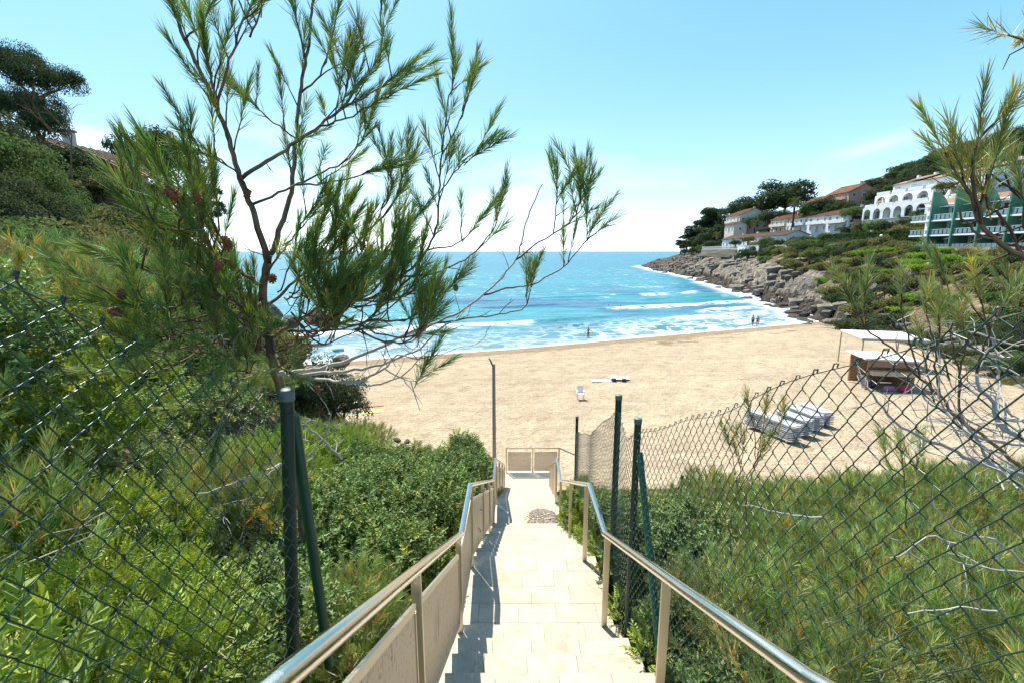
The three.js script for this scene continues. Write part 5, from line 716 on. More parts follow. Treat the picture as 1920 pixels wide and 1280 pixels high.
function gable(w, d, rise, over, th, ridgeAlongZ = true) { // two slopes, ridge along z, centred at the wall top
  const a = Math.atan2(rise, w / 2), L = Math.hypot(w / 2, rise) + over; return [-1, 1].map((s) => { const g = box(L, th, d + 2 * over, 0, 0, 0); g.rotateZ(-s * a); g.translate(s * (Math.cos(a) * L / 2), rise - Math.sin(a) * L / 2 + th / 2, 0); return g; });
}
function ridges(parent, w, d, rise, over, y, mat) { // courses of cover tiles down both slopes
  const a = Math.atan2(rise, w / 2), L = Math.hypot(w / 2, rise) + over, n = Math.max(4, Math.round((d + 2 * over) / 0.9)); for (const s of [-1, 1]) { const l = []; for (let k = 0; k < n; k++) { const g = new THREE.CylinderGeometry(0.11, 0.11, L, 5, 1, false).rotateZ(Math.PI / 2); g.rotateZ(-s * a); g.translate(s * Math.cos(a) * L / 2, rise - Math.sin(a) * L / 2 + 0.21, -(d / 2 + over) + (k + 0.5) * (d + 2 * over) / n); l.push(g); } const m = mesh('tile_courses', merge(l).translate(0, y, 0), mat, parent); m.userData.kind = 'stuff'; }
}
function house(name, label, X, f, y0, w, d, h, o = {}) { // w across x, d along the view; facade at X - w/2 looks to the sea
  const t = thing(name, label, 'house', [X, y0, -f]); const wm = o.wall || B.wall, tm = o.tile || B.tile;
  mesh('wall', box(w, h + 3, d, 0, (h - 3) / 2, 0), wm, t);
  const rise = o.rise ?? w * 0.22; const over = 0.45; const [a, b] = gable(w, d, rise, over, 0.18); const r1 = mesh('roof', a.translate(0, h, 0), tm, t), r2 = mesh('roof', b.translate(0, h, 0), tm, t); ridges(t, w, d, rise, over, h, tm);
  const s = new THREE.Shape(); s.moveTo(-w / 2, 0); s.lineTo(w / 2, 0); s.lineTo(0, rise); s.closePath(); mesh('gable', new THREE.ExtrudeGeometry(s, { depth: d - 0.02, bevelEnabled: false }).translate(0, h, -d / 2 + 0.01), wm, t);
  if (o.chimney !== 0) { const c = mesh('chimney', box(0.7, 1.5, 0.7, w * 0.12, h + rise + 0.3, d * 0.2), wm, t); mesh('chimney_cap', box(0.9, 0.14, 0.9, w * 0.12, h + rise + 1.12, d * 0.2), tm, c); }
  const storeys = o.storeys || 1, sh = h / storeys; for (let s2 = 0; s2 < storeys; s2++) { const n = Math.max(1, Math.round(d / 3.6)); for (let k = 0; k < n; k++) { const z = -d / 2 + (k + 0.5) * d / n; const door = (k + s2) % 3 === 1; windowAt(t, -w / 2, sh * s2 + (door ? 1.1 : 1.45), z, door ? 1.5 : 1.1, door ? 2.1 : 1.2, 'x', o.trim || B.slab); } const q = Math.max(1, Math.floor(w / 3.4)); for (let k = 0; k < q; k++) windowAt(t, -w / 2 + (k + 0.5) * w / q, sh * s2 + 1.45, d / 2, 1.1, 1.2, 'z', o.trim || B.slab); if (s2 > 0) { const bl = mesh('balcony', box(1.5, 0.16, d * 0.8, -w / 2 - 0.75, sh * s2 - 0.02, 0), wm, t); mesh('balustrade', box(0.12, 0.9, d * 0.8, -w / 2 - 1.44, sh * s2 + 0.51, 0), wm, bl); } }
  return t;
}
function arcade(len, h, n, th, rise) { // wall along z with n arched openings
  const s = new THREE.Shape(); s.moveTo(-len / 2, 0); s.lineTo(len / 2, 0); s.lineTo(len / 2, h); s.lineTo(-len / 2, h); s.closePath(); const w = len / n; for (let k = 0; k < n; k++) { const c = -len / 2 + (k + 0.5) * w, r = w * 0.36, top = Math.min(h - 0.45 - r * 0.6, h * 0.5); const p = new THREE.Path(); p.moveTo(c - r, rise); p.lineTo(c + r, rise); p.lineTo(c + r, top); p.absellipse(c, top, r, Math.min(r, h - 0.4 - top), 0, Math.PI, false); p.closePath(); s.holes.push(p); } const g = new THREE.ExtrudeGeometry(s, { depth: th, bevelEnabled: false, curveSegments: 8 }); g.rotateY(-Math.PI / 2); return g;
}
// apartment block with green fin walls
{
  const X = 88, f0 = 68.5, f1 = 105, len = f1 - f0, y0 = 11.4, t = thing('apartment_block', 'white apartment block with green fin walls and glazed balconies above the beach', 'building', [X, y0, -(f0 + f1) / 2]); const zf = (f) => (f0 + f1) / 2 - f; const lv = [0, 2.85, 5.75, 8.75];
  mesh('wall', box(11, 11.75, len, 5.5, 2.875, 0), B.wall, t); mesh('roof', box(11.6, 0.3, len + 0.4, 5.5, 8.92, 0), B.slab, t); mesh('parapet', box(0.35, 0.95, len, 0.4, 9.55, 0), B.pink, t); mesh('parapet', box(10.4, 0.95, 0.35, 5.7, 9.55, -len / 2 + 0.2), B.pink, t);
  const pent = mesh('roof_storey', box(6, 2.4, 12, 6.5, 10.2, len / 2 - 8), B.cream, t); mesh('roof', box(7, 0.2, 13, 6.5, 11.5, len / 2 - 8), B.slab, pent);
  const fins = []; for (let f = 99.9; f > f0; f -= 5.2) fins.push(f);
  for (const f of fins) { const s = new THREE.Shape(); s.moveTo(0, -1.5); s.lineTo(-3.6, -1.5); s.lineTo(-3.6, 11.3); s.quadraticCurveTo(-1.4, 11.1, -0.3, 8.7); s.lineTo(0, 8.7); s.closePath(); mesh('fin_wall', new THREE.ExtrudeGeometry(s, { depth: 0.28, bevelEnabled: false }).translate(0.05, 0, zf(f) - 0.14), B.green, t); }
  const bays = [[104.8, 100.1]]; for (let i = 0; i < fins.length; i++) bays.push([fins[i] - 0.2, i + 1 < fins.length ? fins[i + 1] + 0.2 : f0]);
  bays.forEach(([a, b], i) => { const c = zf((a + b) / 2), w = Math.abs(a - b); for (let s = 0; s < 3; s++) {
    if (s > 0) { const sl = mesh('balcony_slab', box(3.3, 0.32, w, -1.65, lv[s] - 0.17, c), B.slab, t); for (let k = 0; k < 5; k++) mesh('glass_panel', box(0.05, 0.78, w / 5 - 0.26, -3.18, lv[s] + 0.50, c - w / 2 + (k + 0.5) * w / 5), B.blueGlass, sl); mesh('rail', box(0.07, 0.06, w, -3.18, lv[s] + 1.0, c), B.slab, sl); } else { for (let k = 0; k < 5; k++) mesh('glass_panel', box(0.05, 0.92, w / 5 - 0.10, -3.3, 0.52, c - w / 2 + (k + 0.5) * w / 5), B.blueGlass, t); mesh('terrace', box(3.6, 1.6, w, -1.8, -0.75, c), B.cream, t); }
    windowAt(t, 0, lv[s] + 1.25, c - w * 0.2, w * 0.34, 2.1, 'x'); windowAt(t, 0, lv[s] + 1.35, c + w * 0.27, w * 0.22, 1.7, 'x'); }
    mesh('awning', box(2.2, 0.10, w * 0.9, -1.2, lv[3] - 0.35, c, 0, 0, 0.10), B.slab, t); });
  windowAt(t, 3, 1.5, -len / 2 - 0.2, 1.2, 1.4, 'z');
  const fur = M(0.75, 0.75, 0.73, { roughness: 0.6 }); for (let i = 0; i < 5; i++) { const [a, b] = bays[i + 1] || bays[1]; const pz = -((a + b) / 2 + (i % 2 ? 0.8 : -0.7)); const p = thing('parasol', `white parasol on a terrace of the green-finned block, ${['first', 'second', 'third', 'fourth', 'fifth'][i]} from its sea end`, 'parasol', [X - 2.0, y0 + lv[i % 2], pz]); mesh('pole', cyl(0.03, 0.03, 2.1, 0, 1.05, 0, 6), B.grey, p); mesh('canopy', new THREE.ConeGeometry(0.95, 0.42, 8, 1, true).translate(0, 2.1, 0), fur, p); }
}
// white stepped terraces
{
  const X = 110, f0 = 117, f1 = 152, len = f1 - f0, y0 = 20.2, t = thing('terraced_building', 'white stepped holiday terraces with arches and tiled roofs on the hill', 'building', [X, y0, -(f0 + f1) / 2]);
  const lv = [[0, 0, 3.5, 14], [3.0, 3.5, 3.6, 11], [6.6, 7.1, 3.3, 8]];
  mesh('wall', box(14, 6.5, len, 7, 0.25, 0), B.wall, t); mesh('wall', box(11, 3.6, len, 8.5, 5.3, 0), B.wall, t); mesh('wall', box(8, 3.3, len, 10, 8.75, 0), B.wall, t);
  mesh('arcade', arcade(len, 3.5, 9, 0.35, 0.1).translate(-2.0, 0, 0), B.wall, t); mesh('arcade', arcade(len, 3.6, 7, 0.35, 0.9).translate(1.2, 3.55, 0), B.wall, t);
  mesh('terrace', box(4.6, 0.25, len, 0.2, 3.5, 0), B.wall, t); mesh('terrace', box(4.4, 0.25, len, 3.2, 7.12, 0), B.wall, t); mesh('foundation', box(4.2, 9, len, 0, -4.55, 0), B.cream, t);
  for (let k = 0; k < 6; k++) { const z = -len / 2 + (k + 0.5) * len / 6; const r = mesh('roof', gable(9, len / 6 - 0.5, 1.3, 0.35, 0.18)[0].translate(10.2, 10.3 + (k % 2) * 0.5, z), B.tileOld, t); mesh('roof', gable(9, len / 6 - 0.5, 1.3, 0.35, 0.18)[1].translate(10.2, 10.3 + (k % 2) * 0.5, z), B.tileOld, t); mesh('parapet', box(0.3, 0.95, len / 6 - 0.9, 1.1, 7.7, z), B.wall, t); mesh('parapet', box(0.3, 0.9, len / 6 - 0.7, -2.0, 4.05, z), B.wall, t); mesh('party_wall', box(8.2, 1.8, 0.3, 6, 8.0, z + len / 12), B.wall, t); windowAt(t, 6, 8.5, z - 1, 1.8, 2.0, 'x'); windowAt(t, 3, 5.0, z + 0.6, 1.8, 2.1, 'x'); windowAt(t, 0, 1.4, z, 2.0, 2.1, 'x'); mesh('chimney', box(0.8, 1.6, 0.8, 11, 12.1, z), B.wall, r); }
  mesh('awning', box(3.2, 0.12, 9, -3.4, 2.9, len / 2 - 6, 0, 0, 0.16), B.tile, t); windowAt(t, 9, 5.2, len / 2, 1.4, 1.4, 'z'); windowAt(t, 6, 1.4, len / 2, 1.4, 1.4, 'z');
}
// red house, villas and rows
{
  house('red_house', 'terracotta coloured house with red tiled roofs high on the hill', 131, 192, 27.5, 11, 13, 5.2, { wall: B.pink, storeys: 2, rise: 3 }); house('red_house', 'lower wing of the terracotta house, nearer the sea', 124, 199, 27, 7, 9, 3.4, { wall: B.pink, rise: 1.8, chimney: 0 });
  house('villa', 'villa with a shallow tiled roof in front of the dark stone pine', 117, 246, 21.5, 14, 15, 6.6, { wall: B.cream, storeys: 2, rise: 3.2 }); house('villa', 'low annexe in front of the villa below the stone pine', 108, 238, 20, 6, 10, 3.4, { wall: B.cream, rise: 1.2, chimney: 0 });
  const r2 = [[116, 205, 13, 'upper terraced house behind the tall palm'], [116, 191, 13, 'upper terraced house right of the tall palm'], [115, 177.5, 12, 'upper white terraced house in the middle of its row'], [114, 165.5, 11, 'upper white terraced house at the right end of its row']]; r2.forEach(([x, f, d, label], i) => house('terraced_house', label, x, f, 18.2 - i * 0.25, 10, d, 5.6, { storeys: 2, rise: 1.9, wall: i === 0 ? B.cream : B.wall }));
  const r1 = [[101, 219, 14, 'lower terraced house at the left end of its row beside the small palm'], [100, 204.5, 14, 'lower terraced house second from the left end of its row'], [99, 190, 14, 'lower terraced house third from the left end of its row'], [98, 175.5, 14, 'lower terraced house at the right end of its row']]; r1.forEach(([x, f, d, label], i) => house('terraced_house', label, x, f, 12.6 + i * 0.1, 8, d, 3.6, { rise: 1.5, tile: B.tileOld }));
  // retaining wall with a white balustrade below the first row
  const w = thing('retaining_wall', 'stone retaining wall with a white balustrade at the end of the coast path', 'wall', [91.5, 8.4, -213]); mesh('wall', box(0.8, 3.4, 44, 0, 1.7, 0), B.stone, w); mesh('wall', box(8, 3.4, 0.8, 4.2, 1.7, 22.0), B.stone, w); const rail = mesh('balustrade', merge([box(0.35, 0.18, 44, 0, 4.45, 0), box(0.35, 0.14, 44, 0, 3.48, 0)]), B.wall, w); for (let k = 0; k < 40; k++) mesh('baluster', cyl(0.16, 0.16, 0.9, 0, 3.97, -21.6 + k * 1.1, 6), B.wall, rail);
  const hut = thing('pergola', 'tiled pergola roof on posts by the white balustrade', 'pergola', [95.5, 11.9, -190]); mesh('roof', box(5, 0.2, 9, 0, 2.6, 0, 0, 0, 0.12), B.tile, hut); for (const [a, b] of [[-2.2, -4], [-2.2, 4], [2.2, -4], [2.2, 4], [-2.2, 0]]) mesh('post', box(0.25, 2.8, 0.25, a, 1.2, b), B.stone, hut);
  for (const [x, f, l, h, label] of [[86.5, 150, 24, 1.5, 'white garden wall left of the clipped hedge'], [87.5, 181, 16, 1.6, 'white garden wall in front of the terraced houses']]) { const g = thing('garden_wall', label, 'wall', [x, 11.0, -f]); mesh('wall', box(0.4, h + 1, l, 0, h / 2 - 0.2, 0), B.wall, g); mesh('coping', box(0.55, 0.12, l + 0.1, 0, h + 0.37, 0), B.slab, g); }
  // left hill houses
  const hl = (px, py, d, wdt, dep, h, label, o) => { const p = at(px, py, d); house('hill_house', label, p.x, -p.z, p.y - h - (o.rise ?? 1), wdt, dep, h, o); };
  hl(140, 276, 46, 6.5, 7, 4.6, 'grey house with a tiled roof among the shrubs on the left hill', { wall: B.cream, tile: B.tileOld, rise: 1.4, storeys: 2 }); hl(196, 292, 45, 4, 5, 4.0, 'lower wing of the tiled house on the left hill', { wall: B.cream, tile: B.tileOld, rise: 0.9, chimney: 0 }); hl(232, 314, 44, 2.2, 2.6, 2.6, 'small terracotta annexe left of the stone pine', { wall: B.pink, rise: 0.6, chimney: 0 });
  { const R = rng(2024); const gs = [[1380, 452, 190, 2.2, 'dark'], [1405, 446, 178, 2.4, 'green'], [1440, 448, 165, 2.6, 'green'], [1462, 452, 158, 2.4, 'dark'], [1490, 448, 152, 2.6, 'dark'], [1512, 446, 146, 2.8, 'green'], [1530, 448, 142, 2.4, 'bright'], [1548, 440, 140, 2.2, 'green'], [1408, 410, 228, 4, 'green'], [1440, 400, 225, 5, 'dark'], [1470, 398, 218, 4, 'dark'], [1520, 385, 182, 4.5, 'green'], [1545, 378, 178, 4.5, 'dark'], [1570, 382, 172, 4.5, 'dark'], [1600, 392, 155, 3.6, 'green'], [1618, 420, 132, 2.8, 'olive'], [1645, 418, 126, 2.8, 'green'], [1668, 420, 122, 2.8, 'dark'], [1688, 424, 118, 2.6, 'olive'], [1775, 345, 114, 2.2, 'green'], [1640, 360, 165, 4, 'dark'], [1335, 455, 240, 4, 'dark'], [1318, 462, 255, 3.4, 'green'], [1300, 466, 270, 3.4, 'dark'], [1285, 468, 285, 3, 'dark'], [1352, 462, 225, 3, 'green'], [1330, 440, 262, 5, 'dark'], [1310, 450, 275, 4.5, 'dark'], [1350, 425, 255, 5, 'dark']]; const nm = { dark: 'dark', green: 'mid green', bright: 'bright green', olive: 'olive' }; for (const [x, y, d, r, k] of gs) { const p = at(x, y, d); placeShrub(k, 0, 'garden_shrub', `${r > 3.9 ? 'large' : r < 2.7 ? 'small' : 'mid-sized'} ${nm[k]} garden shrub ${x < 1360 ? 'at the tip end of' : x < 1450 ? 'before the left half of' : x < 1555 ? 'before the right half of' : x < 1610 ? 'below the red house near' : 'below the white terraces right of'} the terraced houses`, 'garden shrubs among the houses', p.x, p.y - r * 0.9, -p.z, r * 1.15, 1.0, R() * 6, R); } }
  { const R = rng(77); for (const [x, y, d, r, k, w] of [[150, 322, 40, 1.7, 'green', 'left'], [190, 336, 39, 1.6, 'olive', 'middle'], [225, 345, 38, 1.5, 'green', 'front'], [250, 352, 39, 1.8, 'dark', 'right'], [285, 350, 42, 2.0, 'green', 'far right'], [110, 318, 40, 1.6, 'olive', 'far left']]) { const p = at(x, y, d); placeShrub(k, 0, 'garden_shrub', `${k === 'green' ? 'mid green' : k} shrub hiding the ${w} part of the left hill house`, 'shrubs before the hill houses', p.x, p.y - r * 0.75, -p.z, r, 1.0, R() * 6, R); } }
  { const R = rng(3131); let n = 0; for (let f = 96; f < 240; f += 7 + 3 * R()) for (let o = 14 + 8 * R(); o < 110; o += 6 + 4 * R()) { const end = f < 118 ? lerp(106, coastX(f) + 36, sstep(104, 128, f)) : coastX(f) + 36, x = end + o; if (x / f > 1.15 || (f > 112 && f < 156 && x < 128) || (f > 160 && f < 262 && x < 142)) continue; const r = 2.4 + 2.0 * R(); placeShrub(R() < 0.7 ? 'dark' : 'green', 0, 'hilltop_bush', `${r > 3.7 ? 'large' : r < 2.9 ? 'small' : 'mid-sized'} evergreen in the hill wood, ${o < 40 ? 'lower edge' : o < 75 ? 'middle' : 'skyline'}, ${f < 120 ? 'above the green-finned block' : f < 160 ? 'above the white terraces' : f < 200 ? 'above the red house' : 'behind the stone pines'}`, 'evergreens on the hill above the houses', x, headY(x - coastX(f), f, x) - 0.4, f, r, 1.15, R() * 6, R); n++; } }
  // hedge, lamps of the coast path
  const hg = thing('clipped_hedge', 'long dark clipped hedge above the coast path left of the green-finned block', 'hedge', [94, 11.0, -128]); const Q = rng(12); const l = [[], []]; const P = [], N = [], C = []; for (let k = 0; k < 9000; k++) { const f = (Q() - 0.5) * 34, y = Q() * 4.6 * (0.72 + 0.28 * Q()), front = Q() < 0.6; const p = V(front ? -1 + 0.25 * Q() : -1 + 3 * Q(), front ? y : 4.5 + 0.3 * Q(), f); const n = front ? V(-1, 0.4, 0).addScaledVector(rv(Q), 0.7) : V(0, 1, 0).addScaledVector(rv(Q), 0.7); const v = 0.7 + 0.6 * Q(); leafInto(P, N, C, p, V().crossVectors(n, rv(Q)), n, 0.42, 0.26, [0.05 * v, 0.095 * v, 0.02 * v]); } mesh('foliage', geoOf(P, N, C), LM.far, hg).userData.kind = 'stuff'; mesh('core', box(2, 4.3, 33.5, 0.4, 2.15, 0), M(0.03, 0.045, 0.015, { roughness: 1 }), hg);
  const Q2 = rng(14), P2 = [], N2 = [], C2 = []; for (let k = 0; k < 12000; k++) { const f = 110 + 40 * Q2(), u = Q2(), x = coastX(f) + 31 + u * 9, y = headY(31 + u * 9, f, x) + 0.2 + 1.8 * u * u + 0.4 * Q2(); const n = V(-0.4, 1, 0.2).addScaledVector(rv(Q2), 0.8), v = 0.7 + 0.6 * Q2(); leafInto(P2, N2, C2, V(x, y, -f), V().crossVectors(n, rv(Q2)), n, 0.5, 0.3, [0.13 * v, 0.24 * v, 0.02 * v]); } const gc = mesh('ground_cover', geoOf(P2, N2, C2), LM.far, scene); gc.userData = { kind: 'stuff', label: 'bright green ground cover on the bank below the clipped hedge', category: 'ground cover' };
  const lamp = (px, py, d, label) => { const p = at(px, py, d), t = thing('globe_lamp', label, 'street lamp', [p.x, p.y - 3.4, p.z]); mesh('pole', cyl(0.09, 0.06, 3.6, 0, 1.5, 0, 8), M(0.55, 0.56, 0.56, { roughness: 0.6 }), t); mesh('globe', new THREE.SphereGeometry(0.34, 14, 10).translate(0, 3.5, 0), M(0.82, 0.82, 0.80, { roughness: 0.3 }), t); };
  lamp(1579, 445, 140, 'white globe lamp on the coast path, left one of the pair below the hedge'); lamp(1653, 443, 118, 'white globe lamp on the coast path, nearer the green-finned block'); lamp(1356, 406, 262, 'white globe lamp beside the villa on the headland');
}

// ---------------------------------------------------------------- on the beach
const P_ = (px, py) => { let y = 1.5, p; for (let k = 0; k < 6; k++) { p = onLevel(px, py, y); y = sandY(p.x, -p.z); } return V(p.x, y, p.z); };
{
  // sun loungers: a slatted bed with curled ends, stacked
  const bed = []; const prof = (u) => 0.10 * Math.pow(Math.abs(u), 6) + 0.02 * Math.cos(u * 3); const n = 22; for (let k = 0; k < n; k++) { const u = (k + 0.5) / n * 2 - 1; bed.push(box(0.60, 0.025, 0.062, 0, prof(u), u * 0.95)); } for (const s of [-1, 1]) { for (let k = 0; k < 8; k++) { const a = k / 8 * 2 - 1, b = (k + 1) / 8 * 2 - 1; bed.push(beam(V(s * 0.32, prof(a), a * 0.97), V(s * 0.32, prof(b), b * 0.97), 0.05, 0.055)); } }
  const bedG = merge(bed), legG = merge([box(0.05, 0.10, 0.05, -0.3, -0.06, 0.6), box(0.05, 0.10, 0.05, 0.3, -0.06, 0.6), box(0.05, 0.10, 0.05, -0.3, -0.06, -0.6), box(0.05, 0.10, 0.05, 0.3, -0.06, -0.6)]); const pl1 = M(0.66, 0.67, 0.68, { roughness: 0.45, map: rep(T_mottle, 2) });
  const stacks = [[1447, 818, 9, 0.55, 0.0, 'leftmost'], [1483, 834, 9, 0.35, 0.0, 'second from the left'], [1506, 822, 9, 0.30, 0, 'middle'], [1527, 812, 9, 0.25, 0, 'second from the right'], [1548, 802, 8, 0.20, 0, 'rightmost']];
  let first = null; for (const [px, py, k, turn, lean, which] of stacks) { const b = P_(px, py); for (let i = 0; i < k; i++) { const label = `grey white slatted sun lounger in the ${which} stack on the sand`, pos = [b.x + 0.012 * Math.sin(i * 2.1), b.y + 0.13 + i * 0.094, b.z - 0.9 + 0.02 * Math.cos(i * 1.7)]; if (!first) { first = thing('sun_lounger', label, 'sun lounger', pos, turn, `sun loungers in the ${which} stack`); mesh('bed', bedG, pl1, first); mesh('legs', legG, pl1, first).userData.kind = 'stuff'; first.scale.setScalar(0.9); } else copyOf(first, pos, turn + 0.02 * Math.sin(i), label, `sun loungers in the ${which} stack`); } }
  // shade sail frame and kiosk
  const a = P_(1590, 686), c = thing('beach_canopy', 'flat white canopy on slender poles beside the kiosk on the beach', 'canopy', [a.x, a.y, a.z], -0.25); const W = 4.7, D = 4.4, H = 2.75; const beige = M(0.42, 0.32, 0.20, { roughness: 0.7 }); mesh('canopy_sheet', box(W, 0.10, D, W / 2, H, -0.2), MAT.white, c); for (const [x, z] of [[0.1, 2.0], [0.1, -2.4], [W - 0.1, 2.0], [W - 0.1, -2.4]]) mesh('pole', box(0.09, H + 0.3, 0.09, x, H / 2 - 0.15, z), beige, c); mesh('edge_beam', box(0.10, 0.14, D, 0.05, H - 0.12, -0.2), beige, c); mesh('edge_beam', box(W, 0.14, 0.10, W / 2, H - 0.12, D / 2 - 0.25), beige, c);
  const b = P_(1640, 735), k = thing('beach_kiosk', 'brown wooden kiosk with a white roof half hidden by the right fence', 'kiosk', [b.x + 1.5, b.y, b.z - 1.6], -0.2); mesh('roof', box(3.5, 0.12, 2.9, 0, 2.15, 0, 0, 0, -0.03), MAT.white, k); mesh('front', box(3.0, 0.42, 0.12, 0, 1.86, 1.3), B.wood, k); mesh('counter', box(2.8, 0.28, 0.6, 0.1, 1.25, 1.35), M(0.52, 0.38, 0.24, { roughness: 0.8 }), k); mesh('wall', box(2.9, 2.0, 0.1, 0, 1.0, -1.2), B.wood, k); mesh('wall', box(0.1, 2.0, 2.3, 1.4, 1.0, 0), B.wood, k); for (const [x, z] of [[-1.4, 1.2], [1.4, 1.2], [-1.4, -1.25]]) mesh('post', box(0.12, 2.1, 0.12, x, 1.05, z), B.wood, k);
  const item = (name, label, cat, px, py, build) => { const p = P_(px, py), t = thing(name, label, cat, [p.x, p.y, p.z]); build(t); return t; }; const col = (r, g, b) => M(r, g, b, { roughness: 0.7, map: rep(T_mottle, 1.5) }); const soft = (w, h, d, seed) => { const g = new THREE.SphereGeometry(1, 18, 12), q = g.attributes.position; for (let i = 0; i < q.count; i++) { const v = V().fromBufferAttribute(q, i); const k2 = 1 / Math.pow(Math.pow(Math.abs(v.x), 3.5) + Math.pow(Math.abs(v.y), 3.5) + Math.pow(Math.abs(v.z), 3.5), 1 / 3.5); v.multiplyScalar(k2 * (0.94 + 0.12 * noise2(v.x * 2.5 + seed, v.y * 2.5 + v.z * 2))); q.setXYZ(i, v.x * w / 2, v.y * h / 2 + h / 2 - 0.02, v.z * d / 2); } g.computeVertexNormals(); return g; };
  item('board', 'white board lying on the sand left of the kiosk', 'board', 1620, 724, (t) => mesh('panel', box(1.0, 0.9, 0.05, 0, 0.42, 0, 0.3, -0.5), MAT.whitePlastic, t)); item('beach_ball', 'lime green ball beside the white board', 'ball', 1634, 716, (t) => mesh('ball', new THREE.SphereGeometry(0.22, 16, 12).translate(0, 0.2, 0), col(0.45, 0.65, 0.05), t)); item('tyre', 'black rubber ring on the sand by the kiosk', 'ring', 1637, 727, (t) => mesh('ring', new THREE.TorusGeometry(0.22, 0.10, 10, 20).translate(0, 0.3, 0), MAT.dark, t)); item('bag', 'crimson bag in the shade of the kiosk', 'bag', 1697, 735, (t) => { mesh('body', soft(0.8, 0.55, 0.45, 3), col(0.45, 0.02, 0.06), t); mesh('strap', new THREE.TorusGeometry(0.22, 0.025, 6, 14, 3.14).translate(0, 0.5, 0), MAT.dark, t); }); item('bag', 'pink and violet beach bag under the kiosk counter', 'bag', 1668, 733, (t) => { mesh('body', soft(0.7, 0.4, 0.4, 5), col(0.45, 0.18, 0.30), t); mesh('strap', new THREE.TorusGeometry(0.18, 0.02, 6, 14, 3.14).translate(0, 0.36, 0), MAT.dark, t); });
  // white plastic chair
  item('plastic_chair', 'white plastic chair standing alone on the sand', 'chair', 1088, 749, (t) => { const m = MAT.whitePlastic; mesh('seat', box(0.46, 0.035, 0.44, 0, 0.43, 0), m, t); mesh('backrest', box(0.42, 0.46, 0.03, 0, 0.68, -0.22, 0, -0.18), m, t); for (const [x, z] of [[-0.2, 0.2], [0.2, 0.2], [-0.2, -0.2], [0.2, -0.2]]) mesh('leg', box(0.045, 0.44, 0.045, x, 0.21, z, 0, z * 0.3, -x * 0.3), m, t); for (const x of [-0.23, 0.23]) mesh('armrest', box(0.05, 0.03, 0.42, x, 0.63, 0.0), m, t); for (const x of [-0.23, 0.23]) mesh('arm_support', box(0.04, 0.2, 0.04, x, 0.53, 0.18), m, t); });
  const towel = (w, d, seed) => sheet(20, 12, (i, j) => { const x = (i / 20 - 0.5) * w, z = (j / 12 - 0.5) * d; return [x, 0.035 + 0.04 * fbm(x * 3 + seed, z * 3, 3), z, x, z]; });
  item('beach_towel', 'pale towel on the open sand, left of the towel with two bags', 'towel', 1128, 714, (t) => mesh('cloth', towel(1.6, 0.8, 1), col(0.72, 0.70, 0.64), t)); item('beach_towel', 'white towel on the open sand with two dark bags at its front', 'towel', 1161, 711, (t) => mesh('cloth', towel(1.5, 1.0, 2).scale(1, 3, 1), col(0.78, 0.78, 0.80), t)); item('bag', 'dark blue bag on the left corner of the white towel', 'bag', 1151, 715, (t) => { mesh('body', soft(0.40, 0.3, 0.3, 8), col(0.03, 0.04, 0.10), t); mesh('strap', new THREE.TorusGeometry(0.1, 0.015, 6, 12, 3.14).translate(0, 0.27, 0), MAT.dark, t); }); item('bag', 'dark blue bag on the right corner of the white towel', 'bag', 1170, 715, (t) => { mesh('body', soft(0.40, 0.28, 0.3, 9), col(0.04, 0.05, 0.11), t); mesh('strap', new THREE.TorusGeometry(0.1, 0.015, 6, 12, 3.14).translate(0, 0.25, 0), MAT.dark, t); });
  // left camp
  item('beach_towel', 'yellow towel on the sand near the bare pine branches', 'towel', 699, 772, (t) => { mesh('cloth', towel(1.35, 0.6, 3), col(0.72, 0.62, 0.12), t); t.rotation.y = 0.25; }); item('beach_towel', 'orange red towel beside the yellow one', 'towel', 700, 761, (t) => { mesh('cloth', towel(1.25, 0.4, 4), col(0.55, 0.16, 0.07), t); t.rotation.y = 0.25; }); item('cool_box', 'red cool box with a white lid at the end of the red towel', 'cool box', 664, 764, (t) => { mesh('box', box(0.42, 0.32, 0.3, 0, 0.16, 0), col(0.42, 0.02, 0.03), t); mesh('lid', box(0.44, 0.07, 0.32, 0, 0.357, 0), MAT.whitePlastic, t); }); item('bag', 'black bag between the red cool box and the towels', 'bag', 676, 763, (t) => { mesh('body', soft(0.36, 0.24, 0.3, 4), MAT.dark, t); mesh('strap', new THREE.TorusGeometry(0.1, 0.012, 6, 12, 3.14).translate(0, 0.2, 0), MAT.dark, t); });
  item('pushchair', 'dark grey pushchair behind the red cool box', 'pushchair', 664, 756, (t) => { const fr = col(0.10, 0.11, 0.12), hood = col(0.05, 0.055, 0.06); mesh('seat', box(0.42, 0.06, 0.4, 0, 0.45, 0), hood, t); mesh('backrest', box(0.42, 0.5, 0.05, 0, 0.7, -0.2, 0, -0.3), hood, t); mesh('hood', new THREE.SphereGeometry(0.28, 14, 8, 0, 6.3, 0, 1.5).translate(0, 0.82, -0.1), hood, t); for (const x of [-0.24, 0.24]) { mesh('frame', bar(V(x, 0.1, 0.35), V(x, 0.98, -0.45), 0.016, 6), fr, t); for (const z of [0.35, -0.3]) { const w = mesh('wheel', new THREE.TorusGeometry(0.11, 0.025, 8, 16).rotateY(1.57).translate(x, 0.12, z), MAT.dark, t); } } });
  item('beach_tent', 'white and pale blue beach shelter half hidden by the bare pine branches', 'shelter', 615, 770, (t) => { const s = new THREE.SphereGeometry(0.75, 18, 8, 0, Math.PI * 1.25, 0, 1.55); mesh('shell', s.scale(1.1, 1, 0.9), col(0.70, 0.72, 0.74), t); mesh('side_panel', new THREE.SphereGeometry(0.76, 10, 8, 0.6, 0.7, 0.2, 1.0).scale(1.1, 1, 0.9), col(0.25, 0.45, 0.60), t); });
}
